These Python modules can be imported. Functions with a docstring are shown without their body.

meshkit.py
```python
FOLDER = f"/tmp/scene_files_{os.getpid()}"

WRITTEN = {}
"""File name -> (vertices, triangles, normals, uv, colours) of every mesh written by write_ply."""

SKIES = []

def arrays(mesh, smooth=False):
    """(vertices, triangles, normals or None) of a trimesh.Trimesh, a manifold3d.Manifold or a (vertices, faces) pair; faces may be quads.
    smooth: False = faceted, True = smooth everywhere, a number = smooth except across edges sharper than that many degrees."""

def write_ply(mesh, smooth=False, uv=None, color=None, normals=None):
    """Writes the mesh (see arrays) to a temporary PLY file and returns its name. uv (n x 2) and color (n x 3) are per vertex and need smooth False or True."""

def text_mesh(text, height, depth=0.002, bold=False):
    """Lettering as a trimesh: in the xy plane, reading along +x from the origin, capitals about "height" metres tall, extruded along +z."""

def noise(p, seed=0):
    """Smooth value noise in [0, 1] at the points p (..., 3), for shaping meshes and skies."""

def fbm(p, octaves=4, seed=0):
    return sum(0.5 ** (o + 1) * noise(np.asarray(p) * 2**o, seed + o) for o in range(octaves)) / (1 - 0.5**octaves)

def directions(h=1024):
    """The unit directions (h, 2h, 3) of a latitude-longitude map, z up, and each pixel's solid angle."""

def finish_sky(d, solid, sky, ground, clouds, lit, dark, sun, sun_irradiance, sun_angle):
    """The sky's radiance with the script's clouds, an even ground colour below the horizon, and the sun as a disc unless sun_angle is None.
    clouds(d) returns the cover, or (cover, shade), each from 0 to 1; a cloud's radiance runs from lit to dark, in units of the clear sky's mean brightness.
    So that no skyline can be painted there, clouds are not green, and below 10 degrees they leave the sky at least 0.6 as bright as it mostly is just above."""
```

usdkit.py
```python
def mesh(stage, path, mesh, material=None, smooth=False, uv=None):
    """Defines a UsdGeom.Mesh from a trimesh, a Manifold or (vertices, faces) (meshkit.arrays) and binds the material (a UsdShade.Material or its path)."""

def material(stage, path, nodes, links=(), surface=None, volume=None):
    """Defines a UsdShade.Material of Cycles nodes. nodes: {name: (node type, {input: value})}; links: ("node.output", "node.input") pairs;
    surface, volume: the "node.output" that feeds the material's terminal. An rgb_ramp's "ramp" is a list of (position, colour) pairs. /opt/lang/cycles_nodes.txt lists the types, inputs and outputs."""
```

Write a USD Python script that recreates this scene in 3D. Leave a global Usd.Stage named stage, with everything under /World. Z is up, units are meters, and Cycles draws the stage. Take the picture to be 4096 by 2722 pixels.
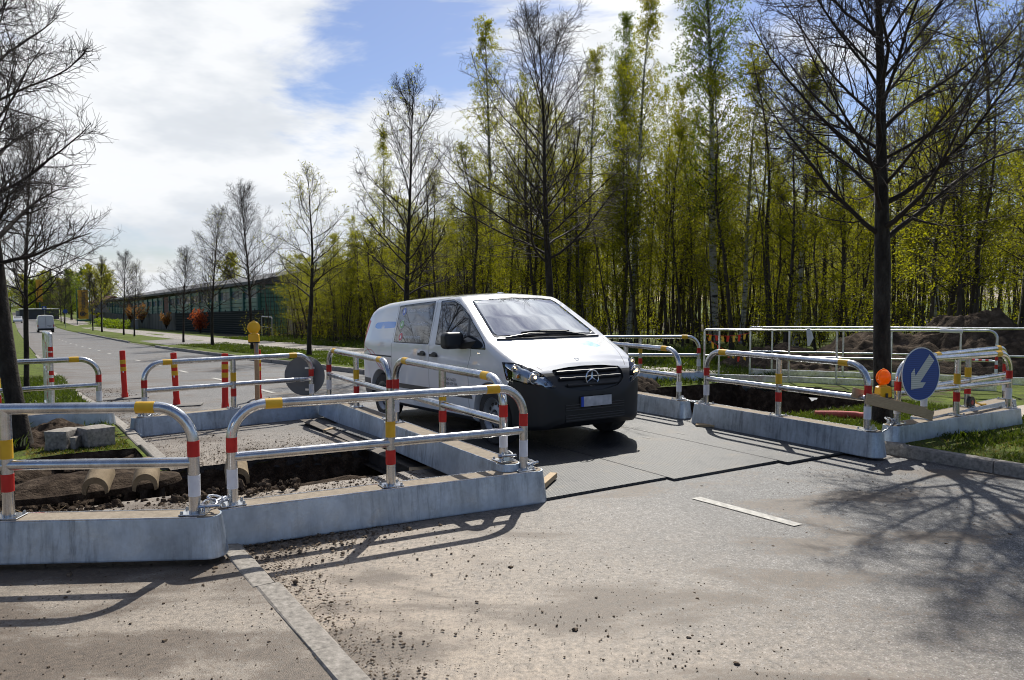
import math, random
import numpy as np, trimesh, usdkit, meshkit
import manifold3d as m3
from manifold3d import Manifold, CrossSection
from shapely.geometry import Polygon, LineString
from pxr import Usd, UsdGeom, UsdLux, UsdShade, Gf, Sdf, Vt

stage = Usd.Stage.CreateInMemory()
UsdGeom.SetStageUpAxis(stage, UsdGeom.Tokens.z)
UsdGeom.SetStageMetersPerUnit(stage, 1.0)
UsdGeom.Xform.Define(stage, '/World')
UsdGeom.Scope.Define(stage, '/World/Looks')

# ------------------------------------------------------------------ camera
F_PX, PITCH, ROLL, CAMH = 3137.0, -0.061, 0.0018, 1.80
cam = UsdGeom.Camera.Define(stage, '/World/camera')
cam.CreateHorizontalApertureAttr(36.0)
cam.CreateVerticalApertureAttr(36.0 * 2722 / 4096)
cam.CreateFocalLengthAttr(36.0 * F_PX / 4096)
cam.CreateClippingRangeAttr(Gf.Vec2f(0.05, 5000))
cam.CreateExposureAttr(0.30)
cx = UsdGeom.Xformable(cam)
cx.AddTranslateOp().Set(Gf.Vec3d(0, 0, CAMH))
cx.AddRotateXYZOp().Set(Gf.Vec3f(90 + math.degrees(PITCH), 0, 0))
cx.AddRotateZOp().Set(-math.degrees(ROLL))

# ------------------------------------------------------------------ sky and sun
SUN_AZ, SUN_EL = math.radians(9.3), math.radians(46.0)
SUN = np.array([math.sin(SUN_AZ) * math.cos(SUN_EL), math.cos(SUN_AZ) * math.cos(SUN_EL), math.sin(SUN_EL)])
SKY_STRENGTH, SUN_INT = 0.055, 1.25


def dirpx(vx, vy):
    a, b = vx * 4096 / 2359 - 2048, vy * 2722 / 1568 - 1361
    c, s = math.cos(PITCH), math.sin(PITCH)
    d = np.array([a / F_PX, c + b / F_PX * s, s - b / F_PX * c])
    return d / np.linalg.norm(d)


nodes = {"co": ("texture_coordinate", {}),
         "sky": ("sky_texture", {"sky_type": "single_scattering", "sun_disc": False, "sun_elevation": SUN_EL, "sun_rotation": SUN_AZ,
                                 "altitude": 50.0, "air_density": 1.0, "aerosol_density": 0.6, "ozone_density": 1.5}),
         "map": ("mapping", {"scale": (1.0, 1.0, 3.6), "location": (3.1, 1.7, 0.4)}),
         "n1": ("noise_texture", {"scale": 2.3, "detail": 10.0, "roughness": 0.60, "distortion": 0.35}),
         "map2": ("mapping", {"scale": (1.0, 1.0, 2.6), "location": (7.1, 3.3, 2.2)}),
         "n2": ("noise_texture", {"scale": 4.5, "detail": 6.0, "roughness": 0.55}),
         "cov": ("map_range", {"from_min": 0.465, "from_max": 0.615, "to_min": 0.0, "to_max": 1.0, "clamp": True, "range_type": "smoothstep"}),
         "shade": ("rgb_ramp", {"ramp": [(0.0, (15.2, 15.4, 15.7)), (0.42, (14.2, 14.5, 14.9)), (0.55, (11.4, 12.0, 12.8)), (1.0, (7.4, 8.1, 9.0))]}),
         "mix": ("mix_color", {"blend_type": "mix", "use_clamp": False}),
         "skyg": ("mix_color", {"blend_type": "multiply", "fac": 1.0, "b": (1.20, 1.26, 1.52), "use_clamp": False}),
         "sd": ("vector_math", {"math_type": "dot_product", "vector2": tuple(SUN)}),
         "sf": ("map_range", {"from_min": 0.0, "from_max": 0.68, "to_min": 0.07, "to_max": 1.0, "clamp": True, "range_type": "smoothstep"}),
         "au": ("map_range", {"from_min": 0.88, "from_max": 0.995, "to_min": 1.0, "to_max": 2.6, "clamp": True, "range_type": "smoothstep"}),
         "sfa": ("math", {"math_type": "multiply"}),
         "cl": ("mix_color", {"blend_type": "multiply", "fac": 1.0, "use_clamp": False}),
         "bg": ("background_shader", {"strength": SKY_STRENGTH})}
links = [("co.generated", "map.vector"), ("map.vector", "n1.vector"), ("co.generated", "map2.vector"), ("map2.vector", "n2.vector"),
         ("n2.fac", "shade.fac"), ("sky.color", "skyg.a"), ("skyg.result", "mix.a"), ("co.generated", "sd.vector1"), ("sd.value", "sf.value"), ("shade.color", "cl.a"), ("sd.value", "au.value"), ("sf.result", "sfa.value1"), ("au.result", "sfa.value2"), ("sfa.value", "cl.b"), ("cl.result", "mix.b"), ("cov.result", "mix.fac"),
         ("mix.result", "bg.color")]
prev = "n1.fac"
# openings in the cloud (negative) and banks of cloud (positive): direction, angular half-width, amount
for k, (vx, vy, wid, amt) in enumerate([(860, 105, 0.06, -0.17), (1010, 105, 0.065, -0.17), (740, 275, 0.06, -0.13), (1690, 60, 0.07, -0.15), (2340, 260, 0.10, -0.13),
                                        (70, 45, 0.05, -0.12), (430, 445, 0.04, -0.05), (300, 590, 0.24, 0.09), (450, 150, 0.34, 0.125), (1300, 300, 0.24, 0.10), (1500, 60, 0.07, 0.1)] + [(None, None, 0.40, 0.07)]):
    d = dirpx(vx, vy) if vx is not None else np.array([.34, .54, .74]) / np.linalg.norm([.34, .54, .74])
    nodes[f"d{k}"] = ("vector_math", {"math_type": "distance", "vector2": tuple(d)})
    nodes[f"m{k}"] = ("map_range", {"from_min": wid * 0.3, "from_max": wid * 1.6, "to_min": amt, "to_max": 0.0, "clamp": True, "range_type": "smoothstep"})
    nodes[f"a{k}"] = ("math", {"math_type": "add"})
    links += [("co.generated", f"d{k}.vector1"), (f"d{k}.value", f"m{k}.value"), (prev, f"a{k}.value1"), (f"m{k}.result", f"a{k}.value2")]
    prev = f"a{k}.value"
links.append((prev, "cov.value"))
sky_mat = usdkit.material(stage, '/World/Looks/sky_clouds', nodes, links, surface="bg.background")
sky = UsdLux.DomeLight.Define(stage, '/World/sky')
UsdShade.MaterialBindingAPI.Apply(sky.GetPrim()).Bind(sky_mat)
sky.GetPrim().SetCustomDataByKey('kind', 'structure')
sky.GetPrim().SetCustomDataByKey('label', 'bright spring sky of white clouds with blue openings')
sun = UsdLux.DistantLight.Define(stage, '/World/sun')
sun.CreateIntensityAttr(SUN_INT)
sun.CreateNormalizeAttr(True)
sun.CreateAngleAttr(0.53)
sun.CreateColorAttr(Gf.Vec3f(1.0, 0.955, 0.87))
sx = UsdGeom.Xformable(sun)
sx.AddRotateZOp().Set(-math.degrees(SUN_AZ))
sx.AddRotateXOp().Set(-(90 - math.degrees(SUN_EL)))

# ------------------------------------------------------------------ helpers: prims
_used = {}
LOOK = {}


def numbered(path):
    k = _used.get(path)
    _used[path] = 0 if k is None else k + 1
    return path if k is None else f"{path}_{k + 1:03d}"


def mat(name, nodes, links=(), surface="p.BSDF", **k):
    LOOK[name] = usdkit.material(stage, f'/World/Looks/{name}', nodes, links, surface=surface, **k)
    return LOOK[name]


def tag(p, label=None, cat=None, group=None, kind=None):
    for k, v in (('label', label), ('category', cat), ('group', group), ('kind', kind)):
        if v is not None:
            p.SetCustomDataByKey(k, v)
    return p


def thing(name, label, cat, loc=(0, 0, 0), rot=0.0, group=None, kind=None, scale=None, tilt=None):
    path = numbered('/World/' + name)
    x = UsdGeom.Xform.Define(stage, path)
    x.AddTranslateOp().Set(Gf.Vec3d(*map(float, loc)))
    if tilt is not None:                       # (rx, ry, rz) in degrees
        x.AddRotateXYZOp().Set(Gf.Vec3f(*map(float, tilt)))
    elif rot:
        x.AddRotateZOp().Set(math.degrees(rot))
    if scale is not None:
        x.AddScaleOp().Set(Gf.Vec3f(*map(float, np.broadcast_to(scale, 3))))
    return tag(x.GetPrim(), label, cat, group, kind)


def part(name, mesh, m, parent=None, smooth=30, label=None):
    base = str(parent.GetPath()) if parent is not None else '/World'
    path = numbered(f'{base}/{name}')
    p = usdkit.mesh(stage, path, mesh, LOOK[m], smooth=smooth).GetPrim()
    if label:
        tag(p, label)
    return p


def group_part(name, parent):
    path = numbered(f'{parent.GetPath()}/{name}')
    return UsdGeom.Xform.Define(stage, path).GetPrim()


def dup(src, loc, rot=0.0, label=None, group=None, scale=None, name=None, tilt=None):
    d = src.GetCustomData()
    r = thing(name or src.GetName().rstrip('0123456789').rstrip('_'), label or d['label'], d['category'], loc, rot, group or d.get('group'), scale=scale, tilt=tilt)
    r.GetReferences().AddInternalReference(src.GetPath())
    r.SetInstanceable(True)
    return r


# ------------------------------------------------------------------ helpers: shapes
def cat(ms):
    vs, fs, o = [], [], 0
    for m in ms:
        v, f, _ = meshkit.arrays(m)
        vs.append(v); fs.append(f + o); o += len(v)
    return np.vstack(vs), np.vstack(fs)


def xf(mesh, loc=(0, 0, 0), rz=0.0, M=None):
    v, f, _ = meshkit.arrays(mesh)
    if M is not None:
        v = v @ np.asarray(M).T
    c, s = math.cos(rz), math.sin(rz)
    v = v @ np.array([[c, s, 0], [-s, c, 0], [0, 0, 1.0]]) + np.asarray(loc, float)
    return v, f


def box(cx_, cy_, cz_, sx_, sy_, sz_, bev=0.0):
    if bev > 0:
        b = min(bev, sx_ * .49, sy_ * .49, sz_ * .49)
        pts = []
        for a in (-1, 1):
            for e in (-1, 1):
                for g in (-1, 1):
                    X, Y, Z = sx_ / 2, sy_ / 2, sz_ / 2
                    pts += [(a * (X - b), e * (Y - b), g * Z), (a * (X - b), e * Y, g * (Z - b)), (a * X, e * (Y - b), g * (Z - b))]
        return Manifold.hull_points(np.array(pts)).translate((cx_, cy_, cz_))
    return trimesh.creation.box((sx_, sy_, sz_), trimesh.transformations.translation_matrix((cx_, cy_, cz_)))


def hull(pts):
    return Manifold.hull_points(np.asarray(pts, float))


def tubes(P, R, k=4, caps=False):
    """N tubes at once: P (N, m, 3), R (N, m)."""
    P, R = np.asarray(P, float), np.asarray(R, float)
    N, m = P.shape[:2]
    T = np.gradient(P, axis=1)
    T /= np.maximum(np.linalg.norm(T, axis=2, keepdims=True), 1e-9)
    ref = np.where(np.abs(T[:, 0, 2:3]) > .8, np.array([1.0, 0, 0]), np.array([0, 0, 1.0]))
    A = np.zeros_like(T)
    cur = np.cross(T[:, 0], ref)
    for i in range(m):
        cur = cur - (cur * T[:, i]).sum(-1, keepdims=True) * T[:, i]
        cur = cur / np.maximum(np.linalg.norm(cur, axis=-1, keepdims=True), 1e-9)
        A[:, i] = cur
    B = np.cross(T, A)
    th = np.arange(k) * 2 * np.pi / k
    V = P[:, :, None] + R[:, :, None, None] * (A[:, :, None] * np.cos(th)[:, None] + B[:, :, None] * np.sin(th)[:, None])
    idx = np.arange(N * m * k).reshape(N, m, k)
    a, b = idx[:, :-1], idx[:, 1:]
    a2, b2 = np.roll(a, -1, 2), np.roll(b, -1, 2)
    F = np.stack([a, b, b2, a2], -1).reshape(-1, 4)
    F = np.vstack([F[:, [0, 1, 2]], F[:, [0, 2, 3]]])
    V = V.reshape(-1, 3)
    if caps:
        extra, ef = [], []
        for e, sgn in ((0, 1), (m - 1, -1)):
            ci = len(V) + len(extra) * 1
            for i in range(N):
                ci = len(V) + len(extra)
                extra.append(P[i, e])
                r = idx[i, e]
                for j in range(k):
                    t = (r[j], r[(j + 1) % k], ci)
                    ef.append(t if sgn > 0 else t[::-1])
        V = np.vstack([V, extra]); F = np.vstack([F, ef])
    return V, F


def tube(path, r, k=12, caps=True):
    P = np.asarray(path, float)[None]
    R = np.broadcast_to(np.asarray(r, float), P.shape[1])[None]
    return tubes(P, R, k, caps)


def cyl(p0, p1, r, k=12, r2=None):
    return tube([p0, p1], [r, r if r2 is None else r2], k)


def grid_mesh(S, T, fn, keep=None):
    """Sheet over the lines S x T; fn(s, t arrays) -> (n, 3); keep(sc, tc) drops cells."""
    ss, tt = np.meshgrid(S, T, indexing='ij')
    V = fn(ss.ravel(), tt.ravel())
    idx = np.arange(ss.size).reshape(ss.shape)
    q = np.stack([idx[:-1, :-1], idx[1:, :-1], idx[1:, 1:], idx[:-1, 1:]], -1)
    sc, tc = (ss[:-1, :-1] + ss[1:, 1:]) / 2, (tt[:-1, :-1] + tt[1:, 1:]) / 2
    q = q[keep(sc, tc)] if keep is not None else q.reshape(-1, 4)
    F = np.vstack([q[:, [0, 2, 1]], q[:, [0, 3, 2]]])
    used = np.unique(F)
    remap = np.full(len(V), -1); remap[used] = np.arange(len(used))
    return V[used], remap[F]


def ico(r=1.0, sub=1):
    return trimesh.creation.icosphere(subdivisions=sub, radius=r)


# ------------------------------------------------------------------ the ground frame: s along the road (away), t across it (to the right)
U = np.array([-.54, .842]); U /= np.linalg.norm(U)
N_ = np.array([U[1], -U[0]])
YAW_U = math.atan2(U[1], U[0])
YAW_N = math.atan2(N_[1], N_[0])


def sp(q):
    return np.where(q > 10, q, np.log1p(np.exp(np.clip(q, -40, 10))))


def gz(s):
    s = np.asarray(s, float)
    return -.034 * .6 * sp((s - 8.6) / .6) + .006 * 4 * sp((s - 60) / 4) + .018 * 4 * sp((s - 150) / 4)


def W(s, t, z=0.0):
    s, t = np.broadcast_arrays(np.asarray(s, float), np.asarray(t, float))
    return np.stack([s * U[0] + t * N_[0], s * U[1] + t * N_[1], gz(s) + z], -1)


def ST(x, y):
    return x * U[0] + y * U[1], x * N_[0] + y * N_[1]


def zg(x, y):
    return float(gz(ST(x, y)[0]))


def kr(s):
    return np.interp(s, [-40, 12, 20, 30, 45, 200], [8.15, 8.15, 7.85, 7.5, 7.15, 7.2])


def kl(s):
    return np.interp(s, [-40, 12, 20, 33, 200], [1.34, 1.34, 1.14, 1.07, 1.1])


def ml(a, b, n):
    return np.linspace(a, b, n)


# ------------------------------------------------------------------ materials
POS = ("geometry", {})


def noisy(name, cols, scale=6.0, detail=6.0, rough=0.7, bump=0.3, bscale=40.0, spec=0.3, dist=0.01, metallic=0.0, lo=0.3, hi=0.7, squash=None, coat=0.0):
    """A surface whose colour wanders over a ramp of cols with noise in world space, with a fine relief."""
    n = {"g": POS, "n": ("noise_texture", {"scale": scale, "detail": detail, "roughness": 0.6}),
         "r": ("rgb_ramp", {"ramp": [(lo + (hi - lo) * i / max(1, len(cols) - 1), c) for i, c in enumerate(cols)]}),
         "n2": ("noise_texture", {"scale": bscale, "detail": 4.0, "roughness": 0.6}),
         "b": ("bump", {"strength": bump, "distance": dist}),
         "p": ("principled_bsdf", {"roughness": rough, "specular_ior_level": spec, "metallic": metallic, "coat_weight": coat})}
    l = [("n.fac", "r.fac"), ("r.color", "p.base_color"), ("g.position", "n2.vector"), ("n2.fac", "b.height"), ("b.normal", "p.normal")]
    if squash:
        n["mp"] = ("mapping", {"scale": squash})
        l += [("g.position", "mp.vector"), ("mp.vector", "n.vector")]
    else:
        l += [("g.position", "n.vector")]
    return mat(name, n, l)


def plain(name, col, rough=0.5, metallic=0.0, spec=0.5, **k):
    return mat(name, {"p": ("principled_bsdf", {"base_color": col, "roughness": rough, "metallic": metallic, "specular_ior_level": spec, **k})})


def asphalt(name, grey, dust, dust_amount, dust_t=None):
    """Aggregate speckle, worn patches, tan dust that lies where dust_t = (t from, t to) says."""
    g = np.array(grey)
    n = {"g": POS,
         "v": ("voronoi_texture", {"scale": 150.0, "randomness": 1.0}),
         "sep": ("separate_color", {}),
         "agg": ("rgb_ramp", {"ramp": [(0.0, tuple(g * .35)), (0.40, tuple(g * .75)), (0.75, tuple(g * 1.25)), (0.92, tuple(g * 2.3)), (1.0, tuple(g * 3.4))]}),
         "n1": ("noise_texture", {"scale": 0.9, "detail": 8.0, "roughness": 0.62}),
         "n2": ("noise_texture", {"scale": 7.0, "detail": 8.0, "roughness": 0.72}),
         "n3": ("noise_texture", {"scale": 160.0, "detail": 3.0, "roughness": 0.7}),
         "pat": ("map_range", {"from_min": 0.3, "from_max": 0.7, "to_min": 0.78, "to_max": 1.22}),
         "mul": ("mix_color", {"blend_type": "multiply", "fac": 1.0}),
         "t": ("vector_math", {"math_type": "dot_product", "vector2": (N_[0], N_[1], 0)}),
         "sdot": ("vector_math", {"math_type": "dot_product", "vector2": (U[0], U[1], 0)}),
         "smap": ("map_range", {"from_min": 7.5, "from_max": 13.0, "to_min": 1.0, "to_max": 0.3, "clamp": True}), "tms": ("math", {"math_type": "multiply"}),
         "tm": ("map_range", {"from_min": dust_t[0] if dust_t else -1e3, "from_max": dust_t[1] if dust_t else 1e3, "to_min": 1.0, "to_max": 0.0, "clamp": True, "range_type": "smoothstep"}),
         "d1": ("math", {"math_type": "multiply_add", "value2": 0.9, "value3": -0.45}),
         "d2": ("math", {"math_type": "multiply_add", "value2": 0.6}),
         "d3": ("math", {"math_type": "multiply", "value2": dust_amount, "use_clamp": True}),
         "d4": ("math", {"math_type": "multiply_add", "value2": 1.0, "use_clamp": True}),
         "dmul": ("math", {"math_type": "multiply", "value2": 1.0, "use_clamp": True}),
         "dust": ("mix_color", {"blend_type": "mix", "b": dust}),
         "rot": ("mapping", {"rotation": (0, 0, -YAW_U), "scale": (0.62, 1.25, 1.0)}), "n4": ("noise_texture", {"scale": 1.25, "detail": 4.0, "roughness": 0.6, "distortion": 0.3}), "n5": ("noise_texture", {"scale": 30.0, "detail": 7.0, "roughness": 0.8}), "mA": ("map_range", {"from_min": 0.44, "from_max": 0.62, "to_min": -0.17, "to_max": 0.13, "clamp": True}), "mB": ("math", {"math_type": "multiply_add", "value2": 1.0}), "kb": ("map_range", {"from_min": 1.35, "from_max": 2.3, "to_min": 0.10 if dust_t else 0.0, "to_max": 0.0, "clamp": True}), "mC": ("math", {"math_type": "add"}), "grain": ("map_range", {"from_min": 0.38, "from_max": 0.62, "to_min": 0.58, "to_max": 1.42}), "gmul": ("mix_color", {"blend_type": "multiply", "fac": 1.0, "use_clamp": False}),
         "soilm": ("map_range", {"from_min": 0.50, "from_max": 0.60, "to_min": 0.0, "to_max": 0.9 if dust_t else 0.6, "clamp": True}),
         "soil": ("mix_color", {"blend_type": "mix", "b": (0.085, 0.063, 0.045)}),
         "b": ("bump", {"strength": 0.4, "distance": 0.004}),
         "hm": ("math", {"math_type": "multiply_add", "value2": 0.5}),
         "p": ("principled_bsdf", {"roughness": 0.62, "specular_ior_level": 0.35})}
    l = [("g.position", "v.vector"), ("v.color", "sep.color"), ("sep.r", "agg.fac"), ("g.position", "n1.vector"), ("g.position", "n2.vector"), ("g.position", "n3.vector"),
         ("n1.fac", "pat.value"), ("agg.color", "mul.a"), ("pat.result", "mul.b"), ("g.position", "t.vector1"), ("t.value", "tm.value"),
         ("n2.fac", "d1.value1"), ("n1.fac", "d2.value1"), ("d1.value", "d2.value3"), ("g.position", "sdot.vector1"), ("sdot.value", "smap.value"), ("tm.result", "tms.value1"), ("smap.result", "tms.value2"), ("tms.value", "d3.value1"), ("d2.value", "d4.value1"), ("d3.value", "d4.value3"), ("d4.value", "dmul.value1"), ("tms.value", "dmul.value2"),
         ("mul.result", "dust.a"), ("dmul.value", "dust.fac"), ("g.position", "rot.vector"), ("rot.vector", "n4.vector"), ("g.position", "n5.vector"), ("n4.fac", "mA.value"), ("n5.fac", "mB.value1"), ("mA.result", "mB.value3"), ("t.value", "kb.value"), ("mB.value", "mC.value1"), ("kb.result", "mC.value2"), ("mC.value", "soilm.value"), ("n5.fac", "grain.value"), ("soil.result", "gmul.a"), ("grain.result", "gmul.b"), ("dust.result", "soil.a"), ("soilm.result", "soil.fac"),
         ("gmul.result", "p.base_color"),
         ("n3.fac", "hm.value1"), ("v.distance", "hm.value3"), ("hm.value", "b.height"), ("b.normal", "p.normal")]
    return mat(name, n, l)


asphalt('asphalt_road', (0.082, 0.081, 0.081), (0.275, 0.222, 0.168), 0.58, (1.4, 6.2))
asphalt('asphalt_walk', (0.112, 0.105, 0.096), (0.265, 0.22, 0.172), 0.36, (20, 30))
asphalt('asphalt_path', (0.20, 0.18, 0.155), (0.36, 0.30, 0.235), 0.35, (60, 90))
noisy('soil', [(0.018, 0.012, 0.008), (0.045, 0.031, 0.021), (0.10, 0.074, 0.052)], scale=9, rough=0.95, bump=0.9, bscale=45, dist=0.03, spec=0.1)
noisy('soil_pale', [(0.030, 0.022, 0.016), (0.065, 0.047, 0.033), (0.12, 0.09, 0.066)], scale=7, rough=0.95, bump=0.9, bscale=35, dist=0.04, spec=0.1)
noisy('crumb', [(0.06, 0.044, 0.031), (0.13, 0.098, 0.07), (0.22, 0.175, 0.13)], scale=40, rough=0.95, bump=0.6, bscale=120, dist=0.01, spec=0.1)
noisy('asphalt_edge', [(0.02, 0.018, 0.017), (0.05, 0.046, 0.043)], scale=30, rough=0.9, bump=0.8, bscale=60, dist=0.02)
noisy('grass_ground', [(0.075, 0.055, 0.03), (0.065, 0.085, 0.014), (0.095, 0.13, 0.014), (0.15, 0.18, 0.022)], scale=3.5, detail=10, rough=0.9, bump=0.9, bscale=30, dist=0.05, spec=0.15)
noisy('woodland_floor', [(0.035, 0.026, 0.016), (0.06, 0.046, 0.026), (0.05, 0.06, 0.018)], scale=1.6, rough=0.95, bump=0.7, bscale=14, dist=0.05)
noisy('granite', [(0.13, 0.118, 0.103), (0.24, 0.218, 0.19), (0.34, 0.31, 0.275)], scale=26, rough=0.8, bump=0.5, bscale=70, dist=0.01)
noisy('concrete_tan', [(0.17, 0.125, 0.072), (0.27, 0.205, 0.128)], scale=11, rough=0.85, bump=0.6, bscale=80, dist=0.01)
noisy('line_white', [(0.28, 0.27, 0.24), (0.52, 0.50, 0.46)], scale=26, rough=0.7, bump=0.3)
noisy('wood_raw', [(0.34, 0.235, 0.13), (0.46, 0.34, 0.20)], scale=5, rough=0.7, bump=0.3, squash=(3, 3, 22))
noisy('fill_dusty', [(0.20, 0.165, 0.125), (0.30, 0.25, 0.19)], scale=22, rough=0.9, bump=0.5)


def galvanised(name, base, rough, stains, metal=1.0, streak=True):
    """Zinc: broad cloudy patches, faint spangle, here and there a run of dirt."""
    n = {"g": POS,
         "v": ("voronoi_texture", {"scale": 38.0}), "vs": ("separate_color", {}),
         "spg": ("map_range", {"from_min": 0, "from_max": 1, "to_min": 0.95, "to_max": 1.05}),
         "mp": ("mapping", {"scale": (10.0, 10.0, 0.55)}), "st": ("noise_texture", {"scale": 2.0, "detail": 9.0, "roughness": 0.75}),
         "stm": ("map_range", {"from_min": 0.47, "from_max": 0.68, "to_min": 1.0, "to_max": 1.0 - stains, "clamp": True}),
         "gate": ("noise_texture", {"scale": 1.6, "detail": 4.0}), "gm": ("map_range", {"from_min": 0.42, "from_max": 0.62, "to_min": 0.0, "to_max": 1.0, "clamp": True}),
         "sg": ("mix_float", {"a": 1.0}),
         "cmp": ("mapping", {"scale": (1.6, 1.6, .8)}), "cl": ("noise_texture", {"scale": 2.2, "detail": 10.0, "roughness": 0.66}), "clm": ("map_range", {"from_min": 0.3, "from_max": 0.7, "to_min": 0.66, "to_max": 1.22}),
         "n2": ("noise_texture", {"scale": 6.0, "detail": 8.0, "roughness": 0.68}),
         "rm": ("map_range", {"from_min": 0.3, "from_max": 0.7, "to_min": rough - .08, "to_max": rough + .14}),
         "m1": ("math", {"math_type": "multiply"}), "m3": ("math", {"math_type": "multiply"}), "m2": ("mix_color", {"blend_type": "multiply", "fac": 1.0, "a": base}),
         "n3": ("noise_texture", {"scale": 9.0, "detail": 3.0}), "b": ("bump", {"strength": 0.05, "distance": 0.02}),
         "p": ("principled_bsdf", {"metallic": metal})}
    l = [("g.position", "v.vector"), ("v.color", "vs.color"), ("vs.r", "spg.value"), ("g.position", "mp.vector"), ("mp.vector", "st.vector"), ("st.fac", "stm.value"),
         ("g.position", "gate.vector"), ("gate.fac", "gm.value"), ("gm.result", "sg.fac"), ("stm.result", "sg.b"), ("g.position", "cmp.vector"), ("cmp.vector", "cl.vector"), ("cl.fac", "clm.value"),
         ("spg.result", "m1.value1"), ("sg.result", "m1.value2"), ("m1.value", "m3.value1"), ("clm.result", "m3.value2"), ("m3.value", "m2.b"), ("m2.result", "p.base_color"),
         ("g.position", "n2.vector"), ("n2.fac", "rm.value"), ("rm.result", "p.roughness"), ("g.position", "n3.vector"), ("n3.fac", "b.height"), ("b.normal", "p.normal")]
    mat(name, n, l)


galvanised('galvanised_tube', (0.66, 0.665, 0.67), 0.20, 0.35)
galvanised('galvanised_base', (0.44, 0.50, 0.57), 0.36, 0.55, 0.78)
galvanised('aluminium', (0.78, 0.785, 0.79), 0.28, 0.15)
galvanised('bolt_steel', (0.50, 0.49, 0.47), 0.3, 0.3)
noisy('tape_yellow', [(0.60, 0.33, 0.02), (0.70, 0.42, 0.03)], scale=12, rough=0.45, bump=0.05)
noisy('tape_red', [(0.42, 0.018, 0.015), (0.55, 0.03, 0.022)], scale=12, rough=0.4, bump=0.05)
noisy('tape_white', [(0.62, 0.62, 0.65), (0.75, 0.75, 0.77)], scale=12, rough=0.45, bump=0.05)
noisy('bollard_red', [(0.55, 0.022, 0.018), (0.68, 0.035, 0.025)], scale=5, rough=0.4, bump=0.1)
noisy('rubber', [(0.02, 0.02, 0.021), (0.045, 0.044, 0.043)], scale=14, rough=0.8, bump=0.2)
noisy('recycled_grey', [(0.13, 0.125, 0.115), (0.2, 0.19, 0.18)], scale=14, rough=0.8, bump=0.3)
noisy('sheet_grey', [(0.12, 0.125, 0.135), (0.16, 0.165, 0.175)], scale=3, rough=0.42, bump=0.05, metallic=0.5)
noisy('pipe_red', [(0.38, 0.07, 0.06), (0.5, 0.12, 0.1)], scale=9, rough=0.7)
plain('ribbon_red', (0.70, 0.03, 0.02), 0.4)
plain('ribbon_yellow', (0.75, 0.42, 0.02), 0.4)
plain('black_plastic', (0.008, 0.0083, 0.009), 0.45)
plain('black_gloss', (0.01, 0.01, 0.011), 0.12)
plain('grille_black', (0.008, 0.008, 0.009), 0.35)
plain('clad_grey', (0.055, 0.052, 0.05), 0.55)
plain('seam_dark', (0.03, 0.032, 0.036), 0.6)
plain('chrome', (0.82, 0.83, 0.85), 0.12, metallic=1.0)
plain('lamp_silver', (0.62, 0.64, 0.66), 0.28, metallic=0.75)
plain('rim_steel', (0.32, 0.33, 0.34), 0.35, metallic=0.7)
plain('plate_white', (0.60, 0.60, 0.62), 0.4)
noisy('plate_blur', [(0.36, 0.36, 0.38), (0.62, 0.62, 0.64)], scale=9, detail=2, rough=0.4, bump=0.0)
plain('plate_blue', (0.02, 0.07, 0.45), 0.4)
plain('sticker_white', (0.75, 0.76, 0.78), 0.4)
plain('sticker_blue', (0.12, 0.18, 0.50), 0.4)
plain('sticker_green', (0.20, 0.42, 0.12), 0.4)
plain('sticker_red', (0.55, 0.06, 0.06), 0.4)
plain('text_dark', (0.05, 0.05, 0.06), 0.5)
plain('lamp_red', (0.45, 0.02, 0.02), 0.2)
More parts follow.
